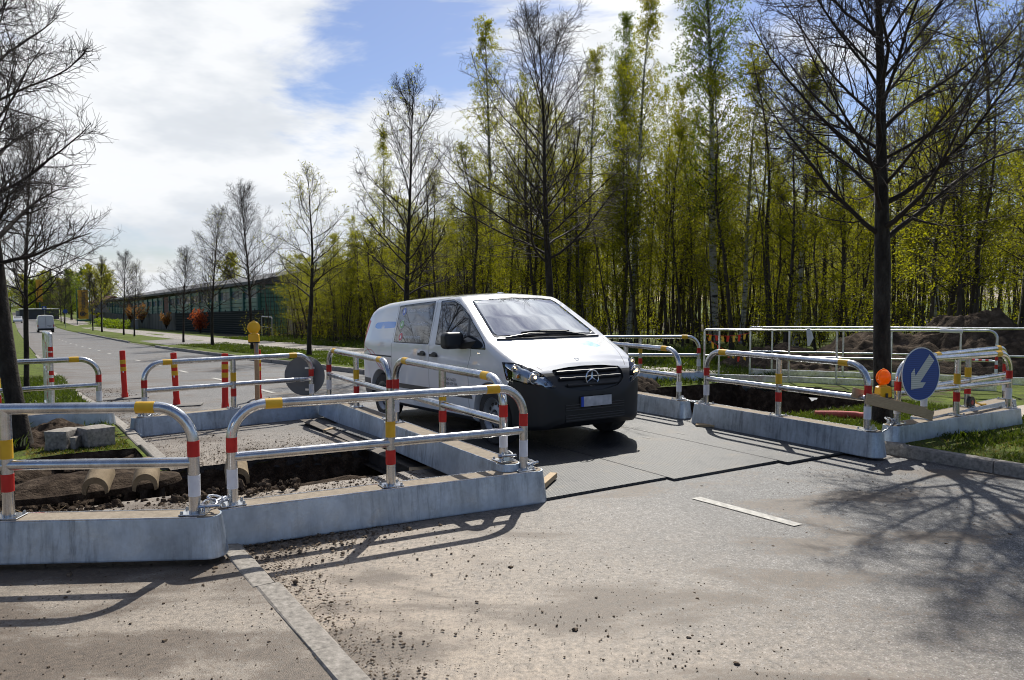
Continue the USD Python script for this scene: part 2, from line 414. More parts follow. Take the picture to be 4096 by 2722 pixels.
plain('lamp_amber', (0.8, 0.25, 0.02), 0.15)
plain('yellow_plastic', (0.78, 0.42, 0.01), 0.35)
plain('board_yellow', (0.62, 0.30, 0.02), 0.5)
plain('board_green', (0.015, 0.09, 0.07), 0.5)
plain('sign_white', (0.72, 0.72, 0.68), 0.5)
plain('metal_dark', (0.03, 0.032, 0.035), 0.5)
plain('metal_grey', (0.25, 0.26, 0.27), 0.45)
plain('window_far', (0.16, 0.18, 0.2), 0.08)
plain('brick_brown', (0.16, 0.07, 0.035), 0.8)
plain('wall_beige', (0.28, 0.22, 0.15), 0.8)
plain('roof_dark', (0.05, 0.052, 0.055), 0.6)
mat('lens_orange', {"p": ("principled_bsdf", {"base_color": (0.95, 0.30, 0.01), "roughness": 0.12, "coat_weight": 0.5, "emission_color": (1.0, 0.35, 0.02), "emission_strength": 0.0, "subsurface_weight": 0.0}),
                    "t": ("translucent_bsdf", {"color": (1.0, 0.36, 0.01)}), "m": ("mix_closure", {"fac": 0.5})},
    [("p.BSDF", "m.closure1"), ("t.BSDF", "m.closure2")], surface="m.closure")
# white car paint, clear coat over a slightly uneven base
mat('van_paint', {"g": POS, "n": ("noise_texture", {"scale": 1.7, "detail": 4.0}), "r": ("rgb_ramp", {"ramp": [(0.3, (0.57, 0.58, 0.60)), (0.7, (0.63, 0.64, 0.655))]}),
                  "p": ("principled_bsdf", {"roughness": 0.35, "coat_weight": 1.0, "coat_roughness": 0.03, "specular_ior_level": 0.5})},
    [("g.position", "n.vector"), ("n.fac", "r.fac"), ("r.color", "p.base_color")])
mat('van_glass', {"p": ("principled_bsdf", {"base_color": (0.010, 0.012, 0.014), "roughness": 0.01, "specular_ior_level": 1.0, "coat_weight": 1.0, "coat_roughness": 0.0, "coat_ior": 1.7})})
mat('screen_glass', {"p": ("principled_bsdf", {"base_color": (0.012, 0.014, 0.016), "roughness": 0.01, "specular_ior_level": 1.0}), "f": ("fresnel", {"IOR": 1.9}), "a": ("math", {"math_type": "add", "value2": 0.06}), "gl": ("glossy_bsdf", {"color": (0.95, 0.97, 1.0), "roughness": 0.008}), "m": ("mix_closure", {})},
    [("f.fac", "a.value1"), ("a.value", "m.fac"), ("p.BSDF", "m.closure1"), ("gl.BSDF", "m.closure2")], surface="m.closure")
mat('lamp_glass', {"f": ("fresnel", {"IOR": 1.5}), "t": ("transparent_bsdf", {"color": (0.92, 0.94, 0.96)}), "gl": ("glossy_bsdf", {"color": (1, 1, 1), "roughness": 0.02}), "m": ("mix_closure", {})},
    [("f.fac", "m.fac"), ("t.BSDF", "m.closure1"), ("gl.BSDF", "m.closure2")], surface="m.closure")
mat('lamp_bulb', {"p": ("principled_bsdf", {"base_color": (1, 0.9, 0.7), "emission_color": (1.0, 0.72, 0.38), "emission_strength": 2.2})})


def swash(name, col, a=.50, b=.68):
    """A brushed colour sticker that fades into the white paint along its ragged edge (uses the part's own generated box)."""
    n = {"tc": ("texture_coordinate", {}), "g": POS, "n": ("noise_texture", {"scale": 3.2, "detail": 3.0, "roughness": 0.5}),
         "mp": ("mapping", {"location": (-0.5, -0.5, -0.5)}), "s": ("separate_xyz", {}),
         "r": ("rgb_ramp", {"ramp": [(a, col), (b, (0.62, 0.63, 0.645))]}),
         "p": ("principled_bsdf", {"roughness": 0.35, "coat_weight": 1.0, "coat_roughness": 0.03})}
    l = [("g.position", "n.vector"), ("n.fac", "r.fac"), ("r.color", "p.base_color")]
    return mat(name, n, l)


swash('swash_blue', (0.03, 0.22, 0.62))
swash('swash_sky', (0.10, 0.42, 0.76), .60, .80)
# diamond plate: rows of raised lozenges
mat('plate_steel', {"g": POS, "rot": ("mapping", {"rotation": (0, 0, -YAW_N), "scale": (14.0, 28.0, 1.0)}),
                    "br": ("brick_texture", {"scale": 1.0, "mortar_size": 0.17, "mortar_smooth": 0.6, "brick_width": 0.5, "row_height": 0.5, "color1": (1, 1, 1), "color2": (1, 1, 1), "mortar": (0, 0, 0)}),
                    "n": ("noise_texture", {"scale": 2.4, "detail": 8.0, "roughness": 0.65}),
                    "r": ("rgb_ramp", {"ramp": [(0.3, (0.046, 0.047, 0.049)), (0.55, (0.070, 0.070, 0.070)), (0.78, (0.15, 0.136, 0.118))]}),
                    "rm": ("map_range", {"from_min": 0.3, "from_max": 0.7, "to_min": 0.42, "to_max": 0.66}),
                    "b": ("bump", {"strength": 0.7, "distance": 0.008}),
                    "p": ("principled_bsdf", {"metallic": 0.6})},
    [("g.position", "rot.vector"), ("rot.vector", "br.vector"), ("g.position", "n.vector"), ("n.fac", "r.fac"), ("r.color", "p.base_color"), ("n.fac", "rm.value"), ("rm.result", "p.roughness"),
     ("br.fac", "b.height"), ("b.normal", "p.normal")])
noisy('beam_steel', [(0.05, 0.04, 0.032), (0.1, 0.085, 0.07)], scale=8, rough=0.6, metallic=0.4)
noisy('bark_dark', [(0.012, 0.009, 0.007), (0.028, 0.022, 0.017), (0.055, 0.048, 0.039)], scale=14, rough=0.9, bump=1.0, bscale=30, dist=0.02, squash=(1, 1, .35))
noisy('twig_dark', [(0.016, 0.011, 0.009), (0.035, 0.025, 0.019)], scale=4, rough=0.8, bump=0.2)
noisy('bark_grey', [(0.035, 0.026, 0.018), (0.095, 0.074, 0.052)], scale=9, rough=0.9, bump=0.7, bscale=30, dist=0.015, squash=(1, 1, .4))
mat('bark_birch', {"g": POS, "mp": ("mapping", {"scale": (1.0, 1.0, 5.0)}), "n": ("noise_texture", {"scale": 2.4, "detail": 5.0, "roughness": 0.6}),
                   "r": ("rgb_ramp", {"ramp": [(0.40, (0.035, 0.03, 0.027)), (0.47, (0.40, 0.37, 0.33)), (0.7, (0.58, 0.55, 0.50))]}),
                   "p": ("principled_bsdf", {"roughness": 0.75})},
    [("g.position", "mp.vector"), ("mp.vector", "n.vector"), ("n.fac", "r.fac"), ("r.color", "p.base_color")])


def leafmat(name, c1, c2, trans):
    n = {"g": POS, "ri": ("geometry", {}), "oi": ("object_info", {}), "r": ("rgb_ramp", {"ramp": [(0.0, c1), (1.0, c2)]}),
         "p": ("principled_bsdf", {"roughness": 0.5, "specular_ior_level": 0.3}), "t": ("translucent_bsdf", {}), "m": ("mix_closure", {"fac": trans}),
         "br": ("mix_color", {"blend_type": "multiply", "fac": 1.0, "b": (1.95, 1.90, 0.85), "use_clamp": False})}
    return mat(name, n, [("ri.random_per_island", "r.fac"), ("r.color", "p.base_color"), ("r.color", "br.a"), ("br.result", "t.color"), ("p.BSDF", "m.closure1"), ("t.BSDF", "m.closure2")], surface="m.closure")


leafmat('leaf_spring', (0.18, 0.185, 0.012), (0.325, 0.305, 0.024), 0.71)
leafmat('leaf_green', (0.09, 0.125, 0.012), (0.19, 0.22, 0.02), 0.6)
leafmat('leaf_orange', (0.26, 0.12, 0.03), (0.36, 0.19, 0.05), 0.45)
leafmat('leaf_red', (0.32, 0.07, 0.03), (0.45, 0.12, 0.05), 0.45)
leafmat('blade_grass', (0.045, 0.066, 0.010), (0.12, 0.145, 0.022), 0.40)
leafmat('blade_dry', (0.16, 0.13, 0.06), (0.10, 0.12, 0.03), 0.35)
mat('corrugated_green', {"g": POS, "n": ("noise_texture", {"scale": 1.0, "detail": 4.0}), "r": ("rgb_ramp", {"ramp": [(0.3, (0.055, 0.14, 0.10)), (0.7, (0.08, 0.19, 0.135))]}),
                         "p": ("principled_bsdf", {"roughness": 0.4})}, [("g.position", "n.vector"), ("n.fac", "r.fac"), ("r.color", "p.base_color")])
plain('facade_pale', (0.42, 0.45, 0.48), 0.6)
plain('fence_dark', (0.010, 0.016, 0.015), 0.7)

# ------------------------------------------------------------------ ground sheets and the trench
TR0, TR1 = 7.1, 8.55            # the trench under the road (s)
holes = [(7.3, 9.7, -3.6, 1.15), (TR0, TR1, 1.15, 8.45), (6.95, 10.6, 8.45, 12.0)]


def in_hole(s, t):
    r = np.zeros(np.shape(s), bool)
    for a, b, c, d in holes:
        r |= (s > a) & (s < b) & (t > c) & (t < d)
    return r


def ragged(s, t):
    """Broken edges: points on a hole's rim wander a little in s."""
    out = s.copy()
    for a, b, c, d in holes:
        w = 0.10 if c < 1 else 0.05
        for e in (a, b):
            on = (np.abs(s - e) < 1e-6) & (t > c - .02) & (t < d + .02)
            out = np.where(on, s + (meshkit.fbm(np.stack([t * 4.0, t * 0 + e, t * 0], -1), 3, 5) - .5) * 2 * w, out)
    return out


def lines(lo, hi, fine_lo, fine_hi, step, extra, grow=1.25):
    v = list(np.arange(fine_lo, fine_hi + 1e-9, step))
    x, d = fine_hi, step
    while x < hi:
        d *= grow; x += d; v.append(min(x, hi))
    x, d = fine_lo, step
    while x > lo:
        d *= grow; x -= d; v.append(max(x, lo))
    v = np.array(sorted(set(np.round(v, 4))))
    ex = np.unique(np.round(np.asarray(extra, float), 4))
    v = v[np.all(np.abs(v[:, None] - ex[None]) > min(step * .35, .10), axis=1)]
    return np.sort(np.concatenate([v, ex]))


hs = sorted({h[i] for h in holes for i in (0, 1)})
ht = sorted({h[i] for h in holes for i in (2, 3)})
SL = lines(-60, 900, -6, 30, 0.12, hs)
SLc = lines(-60, 900, -2, 14, 0.25, hs)


def base_z(s, t):
    """The terrain: road level, verges a little higher, and some unevenness off the asphalt."""
    rise = np.interp(t, [-30, -3, 1.18, 1.29, 8.20, 8.28, 13, 16, 30], [.2, .12, .09, -.03, -.03, .11, .10, .12, .3])
    near = np.clip((s - 8.0) / 1.2, 0, 1)
    left = np.where(t < 1.28, .02 * (1 - near) + rise * near, rise)
    un = (meshkit.fbm(np.stack([s * .8, t * .8, s * 0], -1), 3, 2) - .5) * .10 * np.clip((np.abs(t - 4.8) - 3.9) / 1.5, 0, 1)
    un = un * np.where(t < 1.3, near, 1)
    return left + un


def ground_fn(s, t):
    sh = (kl(s) - 1.34) * np.clip(1 - np.abs(t - 1.3) / 3, 0, 1) + (kr(s) - 8.15) * np.clip(1 - np.abs(t - 8.2) / 3, 0, 1)
    return W(ragged(s, t), t + sh, base_z(s, t))


TLg = lines(-500, 700, -6, 26, 0.4, ht + [1.18, 1.29, 8.20, 8.28])
g = part('ground', grid_mesh(SLc, TLg, ground_fn, lambda s, t: ~in_hole(s, t)), 'grass_ground', smooth=True)
tag(g, 'grassy verge ground with bare earth patches on both sides of the road', kind='structure')
# woodland floor
fl = part('woodland_floor', grid_mesh(ml(-30, 75, 60), ml(0, 1, 16), lambda s, q: W(s, np.interp(s, [-30, 8, 20, 28, 36, 60, 75], [20.5, 18.6, 20, 17.8, 15.2, 15, 15]) + q * 60,
          base_z(s, 16 + q * 40) + .02 + .06 * (meshkit.fbm(np.stack([s * 1.3, q * 40, q * 0], -1), 3) - .3))), 'woodland_floor', smooth=True)
tag(fl, 'dark leaf-littered floor under the roadside wood', kind='structure')


def road_fn(s, q):
    a, b = kl(s), kr(s)
    t = a + (b - a) * q
    return W(ragged(s, t), t, 0.015 * (1 - (2 * q - 1) ** 2) + 0.0)


def road_keep(s, q):
    return ~((s > TR0) & (s < TR1))


rd = part('road', grid_mesh(SL[SL < 420], ml(0, 1, 41), road_fn, road_keep), 'asphalt_road', smooth=True)
tag(rd, 'dusty grey asphalt road running away to the left past the trench', kind='structure')
# asphalt walk in the left foreground, footpath on the far side, driveway
wk = part('near_pavement', grid_mesh(lines(-60, 7.3, -4, 7.3, .12, [7.3]), lines(-14, 1.2, -5, 1.2, .12, [1.2]), lambda s, t: W(ragged(s, t), t, .032 + .0 * s)), 'asphalt_walk', smooth=True)
tag(wk, 'dusty pale asphalt pavement in the left foreground', kind='structure')


def path_fn(s, q):
    a = np.interp(s, [-40, 20, 40, 70, 100, 420], [11.6, 11.3, 10.9, 10.6, 10.3, 10.2])
    b = np.interp(s, [-40, 20, 36, 70, 100, 420], [14.0, 13.6, 13.3, 13.8, 14.2, 14.2])
    return W(s, a + (b - a) * q, .125)


fp = part('footpath', grid_mesh(np.concatenate([ml(12.0, 120, 260), ml(124, 420, 60)]), ml(0, 1, 9), path_fn), 'asphalt_path', smooth=True)
tag(fp, 'pale asphalt footpath behind the row of street trees', kind='structure')
fp2 = part('footpath', grid_mesh(ml(-40, 5.6, 80), ml(0, 1, 9), path_fn), 'asphalt_path', smooth=True)
tag(fp2, 'pale footpath on the near side of the aluminium footbridge', kind='structure')
dw = part('driveway', grid_mesh(ml(0, 1, 40), ml(0, 1, 12), lambda p, q: W(50 + p * 12 + (q - .5) * 0 + (1 - 2 * p) * -2.2 * q ** 2, kr(55) - .05 + q * 3.6, .015 + .12 * np.clip(q * 4, 0, 1))), 'asphalt_walk', smooth=True)
tag(dw, 'dusty driveway crossing the verge from the road to the footpath', kind='structure')
dw2 = part('driveway', grid_mesh(ml(0, 1, 20), ml(0, 1, 16), lambda p, q: W(44 + p * 7 + q * 3, 13.2 + q * 6, .13 - .0 * q)), 'asphalt_path', smooth=True)
tag(dw2, 'pale gravel entrance leading off the footpath towards the fence', kind='structure')
lp = part('footpath', grid_mesh(ml(9, 200, 140), ml(0, 1, 8), lambda s, q: W(s, -5.4 + q * 2.6, .135)), 'asphalt_path', smooth=True)
tag(lp, 'narrow pale footpath beyond the left verge', kind='structure')


# trench: one soil surface per hole, sides steep, floor uneven
def pit(a, b, c, d, depth, name, label, m, slope_t=None):
    n_s = 96
    k = np.linspace(0, 1, n_s)
    ks = np.concatenate([[0, .012, .03, .05], np.linspace(.08, .92, n_s), [.95, .97, .988, 1]])
    T = lines(c, d, c, d, .05, [c, d])

    def fn(q, t):
        s0, s1 = ragged(np.full_like(t, a), t), ragged(np.full_like(t, b), t)
        s = s0 + (s1 - s0) * q
        ed = np.minimum(q, 1 - q) * (b - a)
        et = np.minimum(t - c, d - t)
        nz = meshkit.fbm(np.stack([s * 5, t * 5, s * 0], -1), 4, 9) - .5
        big = meshkit.fbm(np.stack([s * 1.7, t * 1.7, s * 0 + 4], -1), 2, 3) - .5
        dp = depth(q, t) if callable(depth) else depth
        z = -dp * np.clip(ed / .10, 0, 1) * np.clip(et / .10 + .0, 0, 1) + (nz * .20 + big * .34 + (meshkit.fbm(np.stack([s * 14, t * 14, s * 0], -1), 3, 12) - .5) * .12) * np.clip(ed / .2, 0, 1)
        rim = base_z(s, t) * (1 - np.clip(ed / .03, 0, 1))
        wall = (meshkit.fbm(np.stack([t * 6, z * 8, s * 0], -1), 3, 21) - .5) * .10 * np.clip(ed / .06, 0, 1) * np.clip((.3 - ed) / .2, 0, 1)
        P = W(s + wall, t, z + np.where((t > 1.16) & (t < 8.4), 0, rim))
        return P
    p = part(name, grid_mesh(ks, T, fn), m, smooth=True)
    return tag(p, label, kind='structure')


def left_depth(q, t):
    # a slope of loose earth that falls from the far rim to a dark slot along the near rim
    return np.interp(q, [0, .04, .12, .35, .62, .86, 1.0], [.25, .55, .78, .72, .42, .12, .02]) * np.interp(t, [-3.6, -2.5, 1.15], [.7, 1, 1])


pit(7.3, 9.7, -3.6, 1.15, left_depth, 'trench', 'dug-out verge of dark loose earth behind the left front barrier', 'soil')
pit(TR0, TR1, 1.15, 8.45, .95, 'trench', 'deep dark trench cut across the road asphalt', 'soil')
pit(6.95, 10.6, 8.45, 12.0, 1.1, 'trench', 'dark pit beside the street tree under the aluminium footbridge', 'soil')
tag(part('subsoil', grid_mesh(ml(0, 20, 12), ml(-12, 24, 12), lambda s, t: W(s, t, -2.3)), 'soil', smooth=True), 'dark subsoil beneath the trenches', kind='structure')
# broken asphalt edge showing its layers along the far and near rims
for (sa, sgn, lab) in ((TR1, 1, 'far'), (TR0, -1, 'near')):
    tt = np.arange(1.34, 8.1, .06)

    def efn(q, t, sa=sa, sgn=sgn):
        s = ragged(np.full_like(t, sa), t)
        return W(s - sgn * (.004 + .05 * (meshkit.fbm(np.stack([t * 9, q * 3, q * 0 + sa], -1), 3) - .5) * (q > .05)), t, .006 - .13 * q)
    p = part('asphalt_edge', grid_mesh(ml(0, 1, 5), tt, efn), 'asphalt_edge', smooth=False)
    tag(p, f'broken asphalt layers along the {lab} rim of the road trench', kind='structure')

# ------------------------------------------------------------------ kerbs: every stone a part
rng = np.random.default_rng(3)


def kerb_stone(s0, s1, tfn, width, z0, z1, side, jit=.008, inset=.012):
    a, b = s0 + inset / 2, s1 - inset / 2
    j = rng.normal(0, jit, 3)
    pts = []
    for s in (a, b):
        t = float(tfn(s))
        for (dt, z) in ((0, z0), (0, z1 - .02), (.018, z1), (width - .01, z1), (width, z1 - .01), (width, z0)):
            pts.append(W(s, t + side * dt + j[0] + rng.normal(0, .004), z + j[1] * .5 + rng.normal(0, .003)))
    return hull(np.array(pts).reshape(-1, 3))


def kerb(name, label, s0, s1, tfn, side, z1, L=1.0, width=.13, bevel=False):
    k = tag(UsdGeom.Xform.Define(stage, numbered('/World/' + name)).GetPrim(), label, kind='structure')
    s = s0
    while s < s1 - .05:
        e = min(s1, s + L * rng.uniform(.92, 1.06))
        part('kerb_stone', kerb_stone(s, e, tfn, width, -.25, z1, side), 'granite', k, smooth=20)
        s = e
    return k


kerb('kerb', 'row of dropped granite kerb stones between foreground pavement and road', -3.0, 7.0, kl, -1, .040, 1.0, .15)
kerb('kerb', 'granite kerb stones along the left edge of the road past the trench', 8.75, 42, kl, -1, .10)
kerb('kerb', 'granite kerb stones in front of the right grass strip near the sign', -3.0, 6.9, kr, 1, .125)
kerb('kerb', 'granite kerb stones along the far grass strip beyond the steel plates', 8.75, 50, kr, 1, .125)
kerb('kerb', 'flush kerb stones along the mouth of the driveway', 50.2, 62, kr, 1, .035)
kerb('kerb', 'distant granite kerb along the second grass strip', 62.2, 112, kr, 1, .125, L=2.0)

# road markings
lm = []


def dash(s0, s1, tfn, w=.10):
    q = ml(0, 1, 7)
    return grid_mesh(s0 + (s1 - s0) * q, ml(0, 1, 3), lambda s, r: W(s, tfn(s) + (r - .5) * w, .0152 + .006))


def lane(s):
    return np.interp(s, [3, 5, 16, 20, 24, 33, 46, 60, 70, 400], [5.07, 4.94, 4.46, 4.44, 4.3, 4.16, 4.0, 3.8, 3.65, 3.5])


LG = 'lane dashes on the far carriageway'
nd = part('lane_dash', dash(3.78, 4.78, lambda s: lane(s)), 'line_white')
tag(nd, 'white lane dash on the bare asphalt in front of the steel plates', 'road marking')
for k, s in enumerate([15.9, 20.2, 24.2, 28.5, 32.9, 37.4, 42.0, 46.6, 51.3, 55.9, 60.2, 64.8, 69.3, 74, 78.5]):
    p = part('lane_dash', dash(s, s + 1.05, lane), 'line_white')
    tag(p, 'white lane dash in the broken line running down the far road', 'road marking', LG)

# ------------------------------------------------------------------ steel plates over the trench
PZ = .022
PLATES = [(3.62, 5.22, 5.42, 10.45), (5.235, 6.72, 5.33, 10.35), (6.735, 8.1, 5.22, 10.4)]
for (t0, t1, s0, s1), lab in zip(PLATES, ['steel chequer plate nearest the front barrier, under the van', 'middle steel chequer plate in front of the van bumper', 'steel chequer plate at the kerb beside the right barrier']):
    sc, tc = (s0 + s1) / 2, (t0 + t1) / 2
    o = W(sc, tc)
    t_ = thing('steel_plate', lab, 'steel plate', (o[0], o[1], 0), YAW_U)
    nS = 14
    vs, th = np.linspace(-(s1 - s0) / 2, (s1 - s0) / 2, nS), .022

    def pf(s, y, z, sc=sc):
        zz = np.array([float(gz(sc + a)) for a in np.atleast_1d(s)]) + .0165
        return np.stack([s, y, zz + z], -1)
    hw = (t1 - t0) / 2
    ring = []
    for s in vs:
        for (y, z) in ((-hw, 0), (hw, 0), (hw, th), (-hw, th)):
            ring.append(pf(np.array([s]), np.array([y]), np.array([z]))[0])
    V = np.array(ring); Fq = []
    for i in range(nS - 1):
        for j in range(4):
            a, b = i * 4 + j, i * 4 + (j + 1) % 4
            Fq.append((a, a + 4, b + 4, b))
    Fq += [(0, 1, 2, 3), (4 * nS - 1, 4 * nS - 2, 4 * nS - 3, 4 * nS - 4)]
    tm = trimesh.Trimesh(*[V, np.array([x for q in Fq for x in ((q[0], q[1], q[2]), (q[0], q[2], q[3]))])], process=False)
    part('deck', tm, 'plate_steel', t_, smooth=False)
    for (lx, ly) in ((-.8, -.45), (-.8, .45), (1.2, .4), (1.2, -.4)):     # lifting slots, shallow bright inlays
        part('lifting_slot', box(lx, ly * hw * 1.4, float(gz(sc + lx)) + .0165 + th + .001, .11, .028, .003), 'metal_dark', t_, smooth=False)
# the rolled beam that carries the plates' left edge
o = W(8.4, 3.50)
bm = thing('steel_beam', 'dark rolled steel beam lying under the left edge of the plates', 'steel beam', (o[0], o[1], float(gz(8.4)) - .005), YAW_U)
part('top_flange', box(0, 0, .009, 5.0, .16, .013), 'beam_steel', bm)
part('web', box(0, 0, -.085, 5.0, .014, .17), 'beam_steel', bm)
part('bottom_flange', box(0, 0, -.178, 5.0, .16, .013), 'beam_steel', bm)

def striped(name, a, b):
    """Retroreflective sheeting: fine horizontal cells."""
    mat(name, {"g": POS, "mp": ("mapping", {"scale": (0, 0, 1.0)}), "w": ("wave_texture", {"bands_direction": "z", "scale": 14.0, "distortion": 0.0}),
               "r": ("rgb_ramp", {"ramp": [(0.3, a), (0.7, b)]}), "p": ("principled_bsdf", {"roughness": 0.35})},
        [("g.position", "mp.vector"), ("mp.vector", "w.vector"), ("w.fac", "r.fac"), ("r.color", "p.base_color")])


striped('sign_blue_face', (0.012, 0.045, 0.20), (0.018, 0.065, 0.27))
striped('sign_arrow', (0.42, 0.42, 0.38), (0.60, 0.60, 0.55))

# ------------------------------------------------------------------ tube barriers on galvanised kerb bases
BH, MID, TOP, HALF = .2675, .613, .981, 1.18      # base top, middle rail, top rail (axis), half distance between the end posts
RT = .037


def arc(c, r, a0, a1, n):
    return [(c[0] + r * math.cos(a), 0, c[1] + r * math.sin(a)) for a in np.linspace(a0, a1, n)]


def oval(L, w, z, n=10):
    pts = []
    for sx_, a0 in ((1, -math.pi / 2), (-1, math.pi / 2)):
        for a in np.linspace(a0, a0 + math.pi, n):
            pts.append((sx_ * (L - w * .8) + .8 * w * math.cos(a), w * math.sin(a), z))
    return np.array(pts)


def loft(rings, cap=True):
    n, m = len(rings[0]), len(rings)
    V = np.vstack(rings); F = []
    for i in range(m - 1):
        for j in range(n):
            a, b = i * n + j, i * n + (j + 1) % n
            F += [(a, b, b + n), (a, b + n, a + n)]
    if cap:
        V = np.vstack([V, rings[0].mean(0), rings[-1].mean(0)])
        for j in range(n):
            F += [((j + 1) % n, j, m * n), ((m - 1) * n + j, (m - 1) * n + (j + 1) % n, m * n + 1)]
    return V, np.array(F)


def band(c, axis, r, w, k=20):
    c, axis = np.asarray(c, float), np.asarray(axis, float)
    return cyl(c - axis * w / 2, c + axis * w / 2, r + .0016, k)


def make_barrier(label, loc, rot, tilt=None):
    b = thing('tube_barrier', label, 'barrier', loc, rot, 'galvanised tube barriers around the trench', tilt=tilt)
    rings = [oval(1.385, .128, 0.0), oval(1.387, .130, .012), oval(1.35, .105, BH - .008), oval(1.348, .103, BH)]
    part('base', loft(rings), 'galvanised_base', b, smooth=40)
    # folded top lips with the dusty filling between them
    part('filling', loft([oval(1.338, .094, BH + .0005), oval(1.338, .094, BH + .003)]), 'fill_dusty', b)
    for sg in (-1, 1):
        part('lip', box(0, sg * .098, BH + .003, 2.45, .012, .009, .003), 'galvanised_tube', b)
    r = .235
    path = [(-HALF, 0, BH)] + [(-HALF, 0, z) for z in (.5, TOP - r)] + arc((-HALF + r, TOP - r), r, math.pi, math.pi / 2, 12)[1:] + [(0, 0, TOP)] + \
        arc((HALF - r, TOP - r), r, math.pi / 2, 0, 12) + [(HALF, 0, .5), (HALF, 0, BH)]
    part('rail', tube(path, RT, 20), 'galvanised_tube', b)
    part('post', tube([(0, 0, BH), (0, 0, TOP - .01)], RT, 20), 'galvanised_tube', b)
    for sg in (-1, 1):
        part('middle_rail', tube([(sg * .01, 0, MID), (sg * HALF, 0, MID)], RT * .93, 20), 'galvanised_tube', b)
        part('tape', band((sg * HALF, 0, .705), (0, 0, 1), RT, .105), 'tape_red', b)
        part('tape', band((sg * HALF, 0, .46), (0, 0, 1), RT, .14), 'tape_white', b)
        part('tape', band((sg * (HALF - r - .06), 0, TOP), (1, 0, 0), RT, .12), 'tape_yellow', b)
    part('tape', band((0, 0, .72), (0, 0, 1), RT, .125), 'tape_yellow', b)
    part('tape', band((0, 0, .50), (0, 0, 1), RT, .115), 'tape_red', b)
    for x in (-HALF, 0, HALF):
        part('foot_plate', box(x, 0, BH + .010, .17, .15, .009, .003), 'galvanised_tube', b)
        for dx in (-.068, .068):
            for dy in (-.055, .055):
                part('bolt', hull([(x + dx + .011 * math.cos(a_), dy + .011 * math.sin(a_), BH + z_) for a_ in np.arange(6) * math.pi / 3 for z_ in (.014, .026)] + [(x + dx + .006 * math.cos(a_), dy + .006 * math.sin(a_), BH + .034) for a_ in np.arange(6) * math.pi / 3]), 'bolt_steel', b)
    # lifting lugs at both ends
    for sg in (-1, 1):
        part('end_lug', hull([(sg * 1.245, y, BH + .002) for y in (-.05, .05)] + [(sg * 1.25, y, BH + .075) for y in (-.02, .02)] + [(sg * 1.262, y, BH + .002) for y in (-.05, .05)]), 'galvanised_tube', b)
    return b


BAR = [  # key, label, x, y, z, yaw, tilt along its length (degrees)
    ('A', 'galvanised tube barrier at the lower left corner, cut by the picture edge', -3.276, 5.026, .072, .070),
    ('B', 'front centre galvanised tube barrier with streaked base, nearest the camera', -.952, 6.077, .014, .477),
    ('C', 'tube barrier beside the near flank of the white van, behind the front centre one', -.689, 7.715, .075, -1.024),
    ('C2', 'tube barrier by the rear wheel of the white van', -2.12, 10.62, -.03, -1.03),
    ('D', 'tube barrier in front of the red bollards, with the grey sign back at its end', -3.963, 11.094, -.115, .675),
    ('D0', 'tube barrier behind the leaning left tree trunk, beside the split kerb stones', -6.72, 10.18, -.09, .60),
    ('E', 'tube barrier along the right edge of the steel plates, ending at the orange lamp', 3.221, 9.423, .032, -1.014),
    ('E2', 'tube barrier just right of the van headlight, further along the plates', 1.76, 12.08, .0, -1.03),
    ('E3', 'tube barrier set crosswise behind the pit, its top rail right of the van bonnet', 2.57, 15.66, -.08, .03),
    ('F', 'tube barrier on the grass beside the blue arrow sign, nearer of two', 5.37, 9.414, .03, .539),
    ('G', 'greenish tube barrier behind the one on the grass, at the right edge', 5.83, 9.98, .05, .656),
]
BARP = {}
for i, (k, lab, x, y, z, yaw) in enumerate(BAR):
    if i == 0:
        b0 = make_barrier(lab, (x, y, z - .0), yaw)
        BARP[k] = b0
    else:
        BARP[k] = dup(b0, (x, y, z), yaw, lab)
BXY = {k: (x, y, z, yaw) for k, lab, x, y, z, yaw in BAR}


def bar_pt(k, lx, ly, lz):
    x, y, z, a = BXY[k]
    return np.array([x + lx * math.cos(a) - ly * math.sin(a), y + lx * math.sin(a) + ly * math.cos(a), z + lz])


# chains that tie neighbouring barriers
def chain(label, p0, p1, sag, n_links, mtl='galvanised_tube'):
    p0, p1 = np.asarray(p0, float), np.asarray(p1, float)
    t_ = thing('chain', label, 'chain', p0, 0)
    d = p1 - p0
    q = np.linspace(0, 1, n_links + 1)
    pts = np.array([d * a + np.array([0, 0, -sag * 4 * a * (1 - a)]) for a in q])
    for i in range(n_links):
        a, b = pts[i], pts[i + 1]
        tdir = (b - a) / np.linalg.norm(b - a)
        L = np.linalg.norm(b - a) * .78
        side = np.cross(tdir, [0, 0, 1.0]); side /= np.linalg.norm(side)
        up = np.cross(side, tdir)
        ax = side if i % 2 == 0 else up
        ax = ax * .8 + (up if i % 2 == 0 else side) * .6
        c = (a + b) / 2
        w = .017
        loop = []
        for k in range(13):
            th = 2 * math.pi * k / 12
            loop.append(c + tdir * L * .72 * math.cos(th) * (1.0) + ax * w * math.sin(th))
        part('link', tube(loop, .0058, 6, False), mtl, t_, smooth=True)
    return t_


chain('loose chain heaped between the two front barriers', bar_pt('A', 1.2, .02, BH + .05), bar_pt('B', -1.2, .02, BH + .05), .02, 8)
chain('chain tying the front centre barrier to the one along the van', bar_pt('B', 1.2, .03, BH + .06), bar_pt('C', 1.22, 0, BH + .04), .03, 7)
chain('chain hanging between the two right barriers below the orange lamp', bar_pt('E', 1.2, 0, BH + .02), bar_pt('F', -1.2, 0, BH + .06), .09, 17)
chain('chain across the gap between the two barriers on the right side of the plates', bar_pt('E2', 1.2, 0, BH + .03), bar_pt('E', -1.2, 0, BH + .03), .02, 11)
chain('short chain lying on the far left barrier base', bar_pt('D', -1.22, 0, BH + .03), bar_pt('D', -1.0, -.06, BH + .03), .01, 6)
